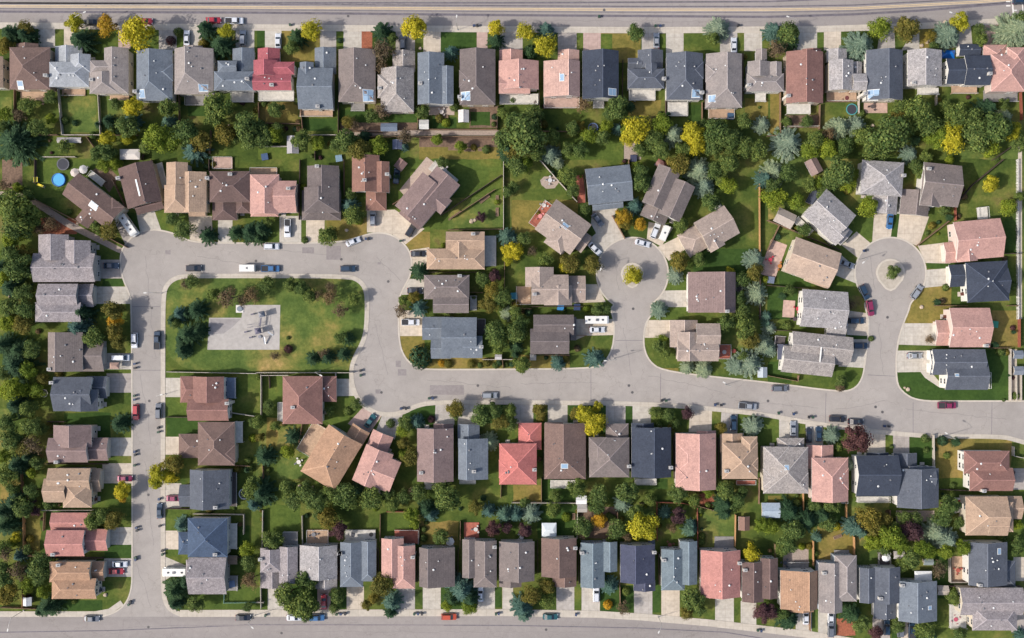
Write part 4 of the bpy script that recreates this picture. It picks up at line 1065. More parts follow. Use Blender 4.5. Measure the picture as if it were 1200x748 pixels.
TR = '''
A g 60 165 55 g 128 172 50 o 120 132 36 y 355 110 46 g 385 195 64 O 500 120 46 y 640 150 74 p 800 190 22 d 835 150 22 g 965 140 46 y 1060 145 36 g 1040 222 64 o 950 205 22 o 20 215 40
A l 20 535 38 d 130 500 40 d 235 455 32 d 180 600 44 n 95 540 34 g 80 670 104 y 505 655 42 y 625 505 48 d 600 590 52 d 545 490 30 g 510 570 34 b 620 568 42 b 795 575 42 d 790 505 44 l 740 650 66 l 810 650 56 d 1020 500 66 d 1010 550 52 d 875 620 60 o 935 660 56 b 915 705 62 d 1160 585 62 d 1170 650 52 o 1060 630 50 y 600 650 32 d 500 710 46 d 460 725 38 d 1095 640 34 d 690 690 40
B y 262 148 48 g 195 178 48 d 168 225 34 y 740 128 58 g 590 152 50 n 598 240 54 n 585 320 38 y 1120 130 38 g 1125 190 42 b 915 248 36 h 392 190 14 d 640 180 24
B d 95 515 42 d 100 600 30 n 592 520 42 d 545 545 36 d 780 525 34 d 930 500 22 d 790 560 20 o 860 555 20 d 1160 530 26 d 20 600 40 l 90 635 38 d 35 655 48 d 215 655 48 l 290 670 34 d 430 660 56 o 488 700 56 n 460 585 28 l 570 690 44 g 510 640 30 n 700 640 38 b 695 690 20 l 850 655 30 d 1170 655 56 g 1180 712 50 o 430 575 30 l 890 575 20 d 1080 700 20 o 1020 690 16
C y 62 150 42 b 160 145 42 h 88 243 36 y 158 222 52 d 580 155 42 s 965 135 52 d 940 182 32 n 335 495 38 d 495 505 56 d 460 535 34 d 70 640 92 d 95 540 48 d 20 580 54 d 190 645 38 s 180 722 46 l 440 600 36 b 497 605 30 y 582 615 62 y 545 650 40 l 705 578 48 s 752 635 56 y 850 625 52 y 862 678 46 d 960 615 60 d 1010 655 56 g 555 500 26 d 660 655 46 l 365 640 36 d 425 645 38 d 1090 570 40 s 1170 585 38 d 1090 692 48 d 1150 702 46 d 1030 700 36 d 700 705 44 l 530 605 28 o 320 590 24 d 880 590 34 d 1050 640 40 d 260 700 36 d 800 700 38 d 940 690 44 o 10 700 50 d 120 720 40
D b 20 150 48 d 95 150 54 g 105 195 46 n 35 235 46 s 425 215 68 l 525 130 50 o 650 140 56 d 640 170 34 y 900 105 44 s 840 165 62 d 985 140 28 d 1000 188 32 s 1150 145 84 d 775 222 24 o 760 168 28 d 1190 90 44
D s 330 600 54 s 412 592 48 s 90 672 66 d 215 660 48 n 280 630 34 d 450 645 48 d 565 630 92 d 500 700 60 o 600 575 46 d 700 535 72 d 745 595 54 d 880 545 56 d 950 555 50 g 1020 510 52 d 1070 600 74 y 868 598 46 y 850 660 58 l 800 650 50 l 760 640 36 s 1105 552 44 y 1145 615 42 d 980 640 72 l 1040 690 44 s 660 725 40 d 740 738 30 l 280 700 46 l 430 655 26 d 180 570 30 d 90 570 24 g 690 660 28 d 620 500 40 d 360 690 44 l 190 710 40 d 1180 670 40 d 830 500 34 d 1100 490 30
E d 80 245 84 d 40 200 56 d 135 290 56 d 80 320 64 l 60 372 46 d 80 495 66 d 50 440 48 g 62 600 62 d 40 690 44 n 240 300 38 o 515 328 46 d 460 312 34 d 815 278 36 d 862 330 46 g 975 360 44 g 1105 345 38 g 1175 342 50 l 490 30 34 l 545 22 30 l 85 130 26 o 530 705 48 O 545 712 34 g 395 718 52 b 360 740 30 n 20 120 30 d 130 180 36 n 190 330 30 o 110 440 40 d 150 520 34
Z n 267 349 12 n 295 346 10 d 312 334 9 d 224 331 8 n 218 333 7 n 285 352 8 d 400 396 8 n 372 346 7 g 231 364 12 g 220 368 7 d 340 333 8 d 355 338 9 n 388 336 7 d 415 350 8 d 250 345 8 n 380 415 7 b 211 368 9 g 203 376 7.5 g 232 389 9 g 213 396 7.5 g 215 409 10
F d 330 365 46 o 362 350 28 b 440 220 44 d 460 265 44 d 445 162 28 l 480 285 22 g 25 330 44 g 15 375 28 d 60 295 24 g 765 525 44 b 765 697 42 d 690 660 26 n 680 712 34 o 740 642 28 d 895 728 22 b 1172 362 42 y 1180 432 34 d 1060 560 34 p 1120 545 30 o 1112 620 44 o 1090 680 46 d 1150 650 46 s 1182 722 34 p 1055 272 26 l 1130 200 14 d 1180 150 30 d 870 15 26 d 20 595 20 d 55 585 32 d 250 635 38 n 348 645 38 n 398 708 36 d 190 600 26 p 455 662 16 y 1180 470 26
G d 340 235 30 d 610 110 50 d 600 60 42 l 588 38 30 b 575 222 42 O 520 275 40 o 530 300 34 O 600 305 32 d 790 310 38 s 875 55 62 s 900 125 50 l 1012 120 42 o 780 22 54 d 930 200 46 d 945 50 42 d 1010 20 52 o 785 475 48 d 875 470 34 s 768 545 36 s 692 705 42 s 1135 470 48 o 1140 530 42 s 1145 630 50 b 1180 92 44 d 1075 715 42 d 400 702 30 l 350 700 18 o 272 488 46 y 250 505 28 o 375 490 42 d 160 470 38 n 95 430 24 y 12 430 40 b 8 370 24 d 30 30 46 l 65 22 36 d 262 80 44 d 285 142 32 s 215 15 28 d 8 130 28 y 1020 530 24 l 1190 560 16 l 850 562 20 d 440 700 24 d 20 722 36 b 1190 735 28 y 572 540 43 y 585 555 26 d 60 370 34
H s 25 60 52 d 330 58 72 l 375 115 36 d 290 100 48 d 195 120 34 l 30 180 52 l 135 200 42 d 168 330 34 l 465 220 46 d 690 30 34 l 850 5 24 y 1045 115 42 l 1120 222 40 d 1175 172 24 d 585 530 34 o 770 310 18 d 835 600 18 d 825 240 28 n 385 680 24 d 100 612 28 g 70 640 20 d 712 62 28 l 400 70 30 d 20 130 44
I g 85 215 84 l 40 22 40 o 112 28 50 g 30 120 58 g 100 145 56 l 60 322 54 l 110 330 32 g 85 398 56 d 55 560 56 o 115 590 46 n 155 590 46 g 90 682 54 d 150 505 46 d 40 480 44 b 375 45 62 o 535 60 44 d 440 85 52 O 540 12 36 o 200 282 28 o 550 110 32 g 565 490 46 g 885 75 56 g 935 55 38 g 862 155 34 g 855 95 34 d 825 18 26 o 820 672 46 y 740 722 44 y 795 738 32 d 175 672 36 l 20 642 36 l 150 722 28 d 1188 485 24 l 1185 560 20 d 200 515 26 d 20 250 36 l 30 345 36
J g 265 185 34 g 335 178 36 g 410 165 36 g 430 92 32 p 150 140 20 n 90 172 24 h 770 180 56 o 900 210 20 O 870 208 18 o 1010 210 20 d 1050 217 14 d 1120 60 56 d 1140 118 46 l 1180 60 36 o 935 418 40 d 935 440 30 d 1060 450 50 d 1115 430 42 o 1145 480 42 s 1095 575 44 d 700 492 36 b 755 482 36 p 822 470 18 l 690 522 32 o 692 582 30 o 722 648 42 l 690 640 28 d 468 400 28 d 430 432 22 g 175 550 42 l 150 620 34 g 45 642 50 d 60 402 26 d 10 482 34 o 20 555 24 d 345 432 24 d 92 500 26 d 1190 432 34 d 1195 492 34 d 60 430 24 d 150 88 10 d 630 490 20
K d 45 212 44 b 215 205 36 b 385 185 46 d 690 128 34 d 722 160 28 l 700 95 26 s 822 225 32 s 900 235 42 s 1050 215 44 s 1110 210 60 s 1178 118 42 d 1085 180 28 d 1000 22 44 d 1090 42 54 o 1122 100 44 b 1192 20 24 o 130 425 34 o 135 462 22 y 340 450 44 y 385 492 52 o 300 440 32 y 400 412 26 d 675 440 32 d 730 452 34 p 820 445 28 d 765 490 24 o 745 512 18 o 980 510 28 s 1130 500 46 d 20 60 52 g 20 125 36 d 690 500 18 d 40 20 40
L s 8 140 36 s 8 42 28 d 90 32 22 d 340 290 30 n 340 318 22 d 485 92 14 s 300 545 40 p 412 568 66 s 375 682 34 d 328 600 22 n 755 95 24 d 742 615 14 d 740 560 20 h 820 572 26 g 880 578 24 d 840 640 18 p 1145 720 14 d 580 600 12 d 60 620 16
M g 30 150 56 g 38 215 62 g 80 105 56 d 112 132 50 p 165 150 26 y 75 272 26 l 55 300 22 d 230 115 32 y 575 55 42 O 570 85 26 y 735 10 38 d 435 200 42 d 480 172 40 o 530 195 42 O 520 212 22 b 855 215 40 g 825 520 62 g 880 482 46 d 920 588 40 g 825 580 40 g 235 595 56 g 195 618 32 d 180 440 54 d 200 390 44 n 90 430 44 l 210 530 36 n 30 350 38 b 95 362 32 l 1160 330 36 d 1165 390 40 n 1175 475 42 d 1180 60 44 b 1190 120 34 d 1160 600 24 o 40 545 50 d 20 470 46 d 130 330 24 d 1190 20 36 d 345 575 14 p 150 100 24 d 60 45 30
N g 25 60 70 d 240 60 48 d 285 105 52 d 350 65 46 d 420 72 56 g 480 55 40 d 540 90 54 o 335 192 48 p 390 240 42 l 730 170 38 l 745 212 24 d 640 120 38 d 760 62 40 g 800 140 46 b 818 165 38 d 900 95 62 d 875 50 44 b 1090 150 34 b 1165 168 42 p 1110 230 38 p 1175 230 26 d 865 270 40 d 85 290 46 d 55 272 30 d 150 548 64 d 238 480 52 d 230 580 64 d 180 600 46 d 240 630 40 d 382 545 40 d 365 605 26 o 590 500 54 o 555 560 26 b 640 575 50 g 630 625 34 b 965 515 72 g 915 560 40 g 1005 560 46 l 895 595 28 l 1000 605 34 o 518 590 24 n 735 60 26 o 1030 130 34 d 620 70 36 d 690 90 34 d 180 100 44 d 300 170 34 d 150 40 40 d 460 110 34
O d 300 45 46 d 405 75 46 d 400 130 40 O 408 190 36 d 340 225 46 d 540 65 54 s 520 115 40 y 618 215 66 y 580 235 34 y 640 255 34 d 490 235 44 s 90 162 48 b 20 165 40 l 255 182 22 d 195 150 34 b 715 160 32 p 780 172 40 b 835 240 38 b 840 215 26 d 780 72 46 d 850 100 32 g 990 115 48 g 995 160 36 d 1050 100 40 d 1000 50 44 l 1170 220 36 y 1118 355 40 d 845 565 56 o 820 632 32 p 1180 625 44 b 458 500 44 O 450 592 22 n 520 608 34 o 90 545 46 o 170 505 34 d 165 575 36 b 45 600 54 b 60 635 36 d 535 530 20 n 330 262 26 n 540 272 26 p 60 240 36 d 650 100 30 d 60 110 24 d 460 290 24 n 750 230 26 d 880 610 32 o 1110 640 0 d 1080 60 26
P g 90 150 56 g 170 190 64 d 118 242 54 d 95 305 44 g 245 170 52 d 285 205 44 l 15 225 34 d 65 330 34 b 230 275 28 b 400 225 52 b 440 252 30 o 470 180 54 o 505 225 44 l 570 270 62 l 490 300 44 l 620 310 42 p 675 240 52 d 690 190 34 s 780 250 60 s 835 285 60 d 845 130 52 d 820 180 44 d 895 205 28 l 720 330 46 l 830 340 40 l 912 318 42 d 675 372 46 d 625 405 34 n 800 425 40 d 1170 300 34 l 1170 215 24 d 1155 345 24 g 90 660 54 d 70 630 34 p 12 622 38 g 385 630 52 d 430 675 44 p 505 722 34 d 610 690 34 d 725 700 46 g 765 735 30 l 160 320 18 d 870 558 34 l 880 522 20 d 900 725 34 b 1180 728 28 y 1190 620 20 o 545 190 34 d 1100 280 22 y 320 225 20 d 590 235 36 l 760 340 34
I d 150 140 46 l 130 240 44 d 140 420 44 g 140 645 40 d 30 738 46 l 175 330 34
E d 112 620 46 g 22 505 46 d 118 705 46 l 20 560 36
M d 150 60 40 d 20 330 40 l 130 500 34 g 150 420 34 d 20 420 34
A d 300 690 34 d 20 600 34 l 240 560 26
P d 300 130 40 d 220 120 34 l 730 200 0 d 640 180 34 d 540 330 30
O d 580 160 38 d 200 80 30 l 920 60 30
B l 960 690 30 d 380 680 34
H d 90 60 44 d 240 60 0 d 260 160 34 l 240 110 30
C d 280 600 36 d 320 700 40 d 600 700 34
G d 760 80 36 d 700 60 0 d 1080 560 34 d 1060 650 34 d 980 90 34
'''
def scatter():
    for ln in TR.strip().splitlines():
        q = ln.split(); t = q[0]; q = q[1:]
        for i in range(0, len(q), 4):
            k, x, y, r = q[i], float(q[i+1]), float(q[i+2]), float(q[i+3])
            if t == 'Z': plant('Z', x, y, r * 4, k)
            elif r: plant(t, x, y, r, k)
scatter()
# ---------------------------------------------------------------- cars
BODYC = {'W':((226,228,232),'white'),'K':((44,46,54),'black'),'D':((40,62,84),'dark blue'),'B':((58,110,160),'blue'),'R':((176,40,52),'red'),'S':((156,160,166),'silver'),'M':((140,44,82),'maroon'),'O':((196,82,48),'orange-red'),'G':((44,96,100),'dark teal'),'C':((112,116,124),'grey')}
RUB = plain('tyre_rubber', (34,34,36), .9); RIM = plain('wheel_rim', (170,172,176), .3, .7); LAMPW = plain('headlight_glass', (226,230,234), .15); LAMPR = plain('taillight_red', (150,24,24), .3)
def loft(b, secs, mi=0, close=True):      # secs: list of rings (same vertex count)
    n = len(secs[0]); o = len(b.v)
    for s in secs: b.v += [tuple(p) for p in s]
    for k in range(len(secs)-1):
        for i in range(n):
            j = (i+1) % n; b.f.append((o+k*n+i, o+k*n+j, o+(k+1)*n+j, o+(k+1)*n+i)); b.m.append(mi)
    b.f.append(tuple(range(o, o+n))[::-1]); b.m.append(mi); b.f.append(tuple(range(o+(len(secs)-1)*n, o+len(secs)*n))); b.m.append(mi)
CARDIM = {'sedan':(4.7,1.85,1.45,[(-2.35,.55,.62),(-2.2,.5,.92),(-1.35,.4,1.0),(1.0,.4,.98),(2.1,.42,.8),(2.35,.5,.6)],(-1.75,-1.0,.35,1.15)),
 'suv':(4.8,1.95,1.75,[(-2.4,.6,.7),(-2.3,.5,1.08),(-1.5,.4,1.12),(1.0,.4,1.08),(2.15,.42,.95),(2.4,.5,.7)],(-2.25,-1.95,.45,1.15)),
 'pickup':(5.4,2.0,1.85,[(-2.8,.6,.8),(-2.75,.5,1.05),(-1.4,.45,1.08),(1.4,.45,1.08),(2.6,.45,1.0),(2.8,.55,.75)],(-.6,-.45,1.05,1.6)),
 'van':(5.3,2.0,2.0,[(-2.65,.6,.8),(-2.6,.5,1.2),(-1.5,.42,1.2),(1.2,.42,1.2),(2.4,.45,1.0),(2.65,.55,.75)],(-2.55,-2.4,1.1,1.95))}
def car_proto(kind, ck):
    Ln, Wd, Ht, prof, (g0, g1, g2, g3) = CARDIM[kind]; c, cn = BODYC[ck]; h = Wd/2
    paint = plain('paint_' + cn.replace(' ', '_'), c, .32, .15, spec=.6, coat=.7)
    root = empty('parked_car', (0,0,0)); b = MB(); secs = []
    for i, (x, zl, zt) in enumerate(prof):
        w = h * (.86 if i in (0, len(prof)-1) else .97 if i in (1, len(prof)-2) else 1)
        secs.append([(x,-w*.92,zl*.6),(x,w*.92,zl*.6),(x,w,zt*.62),(x,w*.95,zt*.93),(x,w*.78,zt),(x,-w*.78,zt),(x,-w*.95,zt*.93),(x,-w,zt*.62)])
    loft(b, secs)
    zb = prof[2][2] - .03; w1, w2_ = h*.86, h*.68     # cabin: belt -> roof
    cab = [[(g0,-w1,zb),(g0,w1,zb)], ]
    bot = [(g0,-w1,zb),(g3,-w1,zb),(g3,w1,zb),(g0,w1,zb)]; top = [(g1,-w2_,Ht),(g2,-w2_,Ht),(g2,w2_,Ht),(g1,w2_,Ht)]
    b.add(bot + top, [(4,5,6,7),(0,1,5,4),(1,2,6,5),(2,3,7,6),(3,0,4,7)])
    b.box(g1+.1,-w2_*.86,Ht,g2-.12,w2_*.86,Ht+.035)
    if kind == 'pickup':
        b.box(-2.72,-h*.96,1.08,-.7,-h*.84,1.2); b.box(-2.72,h*.84,1.08,-.7,h*.96,1.2); b.box(-2.76,-h*.95,1.08,-2.66,h*.95,1.2)
    b.build('body', paint, root)
    if kind == 'pickup': MB().box(-2.64,-h*.8,1.081,-.72,h*.8,1.1).build('truck_bed', plain('bed_liner', (52,52,56), .9), root)
    V = [Vector(p) for p in bot + top]
    def pane(name, i, j, k, l, e=.02, a=.08, c_=.92):
        A, B_, C_, D_ = V[i], V[j], V[k], V[l]; n = (B_-A).cross(D_-A).normalized()*e
        q = lambda u, v: (A*(1-u)+B_*u)*(1-v) + (D_*(1-u)+C_*u)*v + n
        MB().add([q(.06,a),q(.94,a),q(.94,c_),q(.06,c_)], [(0,1,2,3)]).build(name, GLASS, root)
    pane('windscreen', 1,2,6,5); pane('rear_window', 3,0,4,7); pane('side_window', 0,1,5,4); pane('side_window', 2,3,7,6)
    for sx in (-1, 1):
        for sy in (-1, 1):
            r = .34 if kind in ('sedan',) else .38
            w = MB(); w.cyl((0,0), r, r, -.11, .11, 14, ax='y'); wo = w.build('wheel', RUB, root); wo.location = (sx*Ln*.3, sy*(h-.1), r)
            q = MB(); q.cyl((0,0), r*.6, r*.55, .112*sy, .125*sy, 10, ax='y'); q.build('rim', RIM, wo)
    for sy in (-1, 1):
        MB().box(Ln/2-.16, sy*h*.72-.2, .62, Ln/2-.03, sy*h*.72+.2, .78).build('headlight', LAMPW, root)
        MB().box(-Ln/2+.0, sy*h*.74-.16, .72, -Ln/2+.12, sy*h*.74+.16, .95).build('taillight', LAMPR, root)
    return root
def rv_proto():
    root = empty('motorhome', (0,0,0)); wm = plain('motorhome_white', (230,228,222), .4)
    b = MB(); pr = [(-3.6,.45),(-3.6,2.85),(-3.4,3.0),(3.0,3.0),(3.5,2.7),(3.5,2.1),(2.6,1.9),(3.0,1.3),(3.6,1.1),(3.6,.45)]
    tri = [(-1.15,1),(1.15,-1)]
    vs = [(x,-1.15,z) for x,z in pr] + [(x,1.15,z) for x,z in pr]; n = len(pr)
    b.add(vs, [tuple(range(n)), tuple(range(n,2*n))[::-1]] + [(i+n,(i+1)%n+n,(i+1)%n,i) for i in range(n)]); b.build('body', wm, root)
    MB().box(-.4,-.35,3.0,.4,.35,3.22).build('air_conditioner', VENTG, root)
    for x in (-2.4, 1.7): MB().box(x-.3,-.25,3.0,x+.3,.25,3.1).build('roof_hatch', plain('hatch_smoke', (60,62,66), .3), root)
    MB().add([(2.62,-1.0,1.86),(3.02,-1.0,1.32),(3.02,1.0,1.32),(2.62,1.0,1.86)], [(0,1,2,3)]).build('windscreen', GLASS, root)
    for sy in (-1, 1):
        MB().box(-1.5,sy*1.16-.01,1.6,.2,sy*1.16+.01,2.2).build('window', GLASS, root)
        for x in (-2.2, 2.4):
            w = MB(); w.cyl((0,0), .4, .4, -.14, .14, 14, ax='y'); wo = w.build('wheel', RUB, root); wo.location = (x, sy*1.0, .4)
    return root
def trailer_proto():
    root = empty('white_trailer', (0,0,0)); wm = plain('motorhome_white', (230,228,222), .4)
    b = MB(); b.box(-2.3,-1.05,.5,2.3,1.05,2.3); b.box(-2.2,-.95,2.3,2.2,.95,2.36); b.build('body', wm, root)
    MB().tube((2.3,-.5,.5),(3.2,0,.5),.05).tube((2.3,.5,.5),(3.2,0,.5),.05).build('hitch', VENTG, root)
    MB().box(-.25,-.25,2.36,.25,.25,2.46).build('roof_hatch', VENTG, root)
    for sy in (-1, 1):
        w = MB(); w.cyl((0,0), .34, .34, -.1, .1, 14, ax='y'); wo = w.build('wheel', RUB, root); wo.location = (0, sy*.98, .34)
    return root
PROTO = {}
def put_vehicle(key, t, x, y, ang, maker, phrase, cat, grp, zc=.9):
    wx, wy = w2(*tp(t, x, y), zc)
    if key not in PROTO: o = maker(); index_kids(o); PROTO[key] = o
    else: o = copy_tree(PROTO[key])
    o.location = (wx, wy, .035 if not any(inside((wx,wy), p) for p in DRIVES) else .024); o.rotation_euler = (0, 0, R(ang))
    return reg(o, phrase, cat, (wx, wy), grp, mode='drive')
CARS = '''
A 678 100 0 R sedan;A 425 105 180 K sedan;A 1000 95 0 R sedan;A 1098 98 0 W pickup;A 875 178 90 W sedan;A 1138 178 90 S suv;B 103 192 90 W sedan;B 688 198 90 C suv;C 677 190 90 S sedan;C 1040 212 90 W sedan
D 1185 6 0 D suv;E 520 498 0 D sedan;E 908 510 0 K suv;F 68 512 0 B pickup;F 432 512 0 D suv;F 148 322 270 W pickup;F 72 408 0 W suv;F 455 385 22 W sedan;F 548 275 90 S suv;F 728 328 58 K suv
F 658 78 84 D sedan;F 762 442 0 K sedan;F 745 615 0 K sedan;G 402 282 -52 C sedan;G 388 418 -45 W sedan;G 612 392 -15 W sedan;G 672 335 68 W suv;H 572 290 -95 B sedan;H 370 490 -20 S sedan;H 452 622 -65 D suv
H 480 697 -80 M suv;H 697 622 55 S suv;I 630 100 270 W suv;I 737 100 90 D pickup;I 637 437 270 R suv;I 743 432 90 C suv;J 725 15 0 W pickup;J 535 478 55 G sedan;J 1095 358 0 S suv;K 400 50 0 W sedan
K 1105 408 -5 S pickup;K 1038 487 90 D suv;L 415 8 0 D suv;L 432 125 0 D suv;L 688 172 0 S sedan;L 55 325 0 C suv;L 325 468 -3 K suv;L 412 482 -3 K sedan;L 840 405 0 M pickup;L 118 515 90 S sedan
L 192 545 90 K sedan;L 238 540 90 D sedan;M 815 93 0 M sedan;M 748 152 90 D sedan;M 560 402 0 W sedan;M 545 435 0 R sedan;M 430 657 0 C sedan;M 1140 652 0 K sedan;I 585 748 0 M sedan;N 318 578 90 R sedan
N 178 652 0 W sedan;N 285 652 0 B suv;N 905 648 0 O suv;N 1052 543 90 W sedan;O 395 543 90 W suv;O 180 648 0 G sedan;P 178 650 90 W sedan;P 295 650 90 W sedan;P 295 708 90 C suv;P 557 698 90 D suv
P 622 708 90 C suv;P 675 715 90 D pickup
I 567 181 0 W van
'''
for e in CARS.replace('\n', ';').split(';'):
    if not e.strip(): continue
    t, x, y, a, c, k = e.split()
    put_vehicle((k, c), t, float(x), float(y), float(a), lambda: car_proto(k, c), BODYC[c][1] + ' ' + {'sedan':'car','suv':'SUV','pickup':'pickup truck','van':'van'}[k] + ' parked', 'pickup truck' if k == 'pickup' else 'car', 'cars parked in the streets and driveways')
for t, x, y, a in (('E',602,308,-55),('K',398,4,0),('M',820,437,180)): put_vehicle('rv', t, x, y, a, rv_proto, 'white motorhome parked', 'motorhome', 'motorhomes parked at the houses', 2)
for t, x, y, a in (('G',715,345,68),('E',1160,510,0)): put_vehicle('tr', t, x, y, a, trailer_proto, 'white box trailer parked', 'trailer', 'white box trailers', 1.5)
for i, (px, py) in enumerate([(178,361),(175,470),(174,580),(300,306),(400,304),(455,330),(447,460),(560,452),(737,452),(741,460),(900,470),(1026,477),(1034,483),(742,362),(1040,372),(174,735),(330,742),(640,738),(702,20),(408,19),(708,12)]):
    wx, wy = w2(px, py); o = MB().cyl((0,0), .38, .38, .03, .047, 14).cyl((0,0), .48, .48, .03, .044, 14, 1).build('manhole_cover', [plain('manhole_iron', (84,80,80), .7), plain('manhole_rim', (140,134,130), .9)]); o.location = (wx, wy, 0)
    reg(o, 'manhole cover', 'manhole cover', (wx, wy), 'manhole covers')
# ---------------------------------------------------------------- wheelie bins, lamps
def bin_proto(key, c):
    root = empty('wheelie_bin', (0,0,0)); m = plain('bin_' + key, c, .6); b = MB()
    b.add([(-.24,-.28,.05),(.24,-.28,.05),(.24,.24,.05),(-.24,.24,.05),(-.3,-.36,.88),(.3,-.36,.88),(.3,.34,.88),(-.3,.34,.88)], [(0,3,2,1),(0,1,5,4),(1,2,6,5),(2,3,7,6),(3,0,4,7)])
    b.build('body', m, root); MB().box(-.32,-.4,.88,.32,.38,.94).build('lid', m, root)
    for s in (-1, 1): w = MB().cyl((0,0), .12, .12, -.04, .04, 8, ax='x').build('wheel', RUB, root); w.location = (s*.26, .26, .12)
    return root
BINS = 'I 632 210;I 633 230;I 630 360;I 631 378;I 742 510;I 743 530;I 632 622;I 634 637;I 632 686;M 640 230;M 643 243;M 635 370;M 636 380;M 762 338;M 762 355;M 746 96;M 750 222;N 378 636;N 398 635;N 418 634;N 742 634;N 760 633;N 778 634;N 1125 634;N 1138 633;J 490 242;J 491 264;J 680 420;J 703 420;J 812 372;J 828 372;K 702 382;K 722 383;K 952 402;K 980 404;L 50 441;L 120 445;L 192 460;L 210 461;L 545 502;L 566 503;C 672 122;C 695 122;C 1062 120;B 160 117;B 1022 121;B 1038 121;O 1152 711;O 1168 713;M 610 578;M 604 590;F 515 372;F 525 374;F 678 382;H 450 428;H 455 428;N 45 641;O 300 637;A 545 115;C 408 78'
BK = [('dark_blue',(44,62,96),'dark blue'),('black',(40,40,44),'black'),('green',(38,70,52),'dark green')]
BP = {}
for i, e in enumerate(BINS.split(';')):
    t, x, y = e.split(); k = BK[i % 3]
    if k[0] not in BP: o = bin_proto(k[0], k[1]); index_kids(o); BP[k[0]] = o
    else: o = copy_tree(BP[k[0]])
    wx, wy = w2(*tp(t, float(x), float(y)), .6); o.location = (wx, wy, .09); o.rotation_euler = (0, 0, rnd.choice((0, 1.57, 3.14)) + rnd.uniform(-.2, .2))
    reg(o, k[2] + ' wheelie bin', 'wheelie bin', (wx, wy), 'wheelie bins put out at the kerb')
def lamp(t, x0, y0, x1, y1):
    bx, by = w2(*tp(t, x0, y0)); hx, hy = w2(*tp(t, x1, y1), 8.2); d = Vector((hx-bx, hy-by, 0)); L_ = min(max(d.length, 1.2), 3.2); d = d.normalized() if d.length > .1 else Vector((0,1,0))
    root = empty('street_lamp', (bx, by, 0)); pm = plain('lamp_steel', (196,194,190), .4, .5)
    MB().tube((0,0,0),(0,0,7.9),.1,8,0,.06).cyl((0,0),.2,.2,0,.3).build('pole', pm, root)
    MB().tube((0,0,7.8), d*L_*.5+Vector((0,0,8.3)), .05, 6).tube(d*L_*.5+Vector((0,0,8.3)), d*L_+Vector((0,0,8.35)), .045, 6).build('arm', pm, root)
    T = Matrix.Translation(d*(L_+.3)+Vector((0,0,8.3))) @ Matrix.Rotation(math.atan2(d.y, d.x), 4, 'Z')
    ho = MB().box(-.4,-.17,-.06,.4,.17,.1,T=T).build('lamp_head', plain('lamp_head_grey', (214,212,206), .4), root)
    reg(root, 'tall street lamp', 'street lamp', (bx, by), 'street lamps')
for a in [('A',402,118,393,60),('B',945,140,940,82),('D',100,128,97,80),('D',850,118,845,55),('E',757,627,685,625),('M',112,618,38,705),('M',1195,640,1180,695),('O',685,648,690,715),('L',825,548,826,530),('K',478,185,440,195),('K',1000,308,998,300),('G',412,500,418,508),('I',775,352,752,356),('H',425,470,450,480),('J',300,243,300,262),('D',1148,88,1150,50)]: lamp(*a)
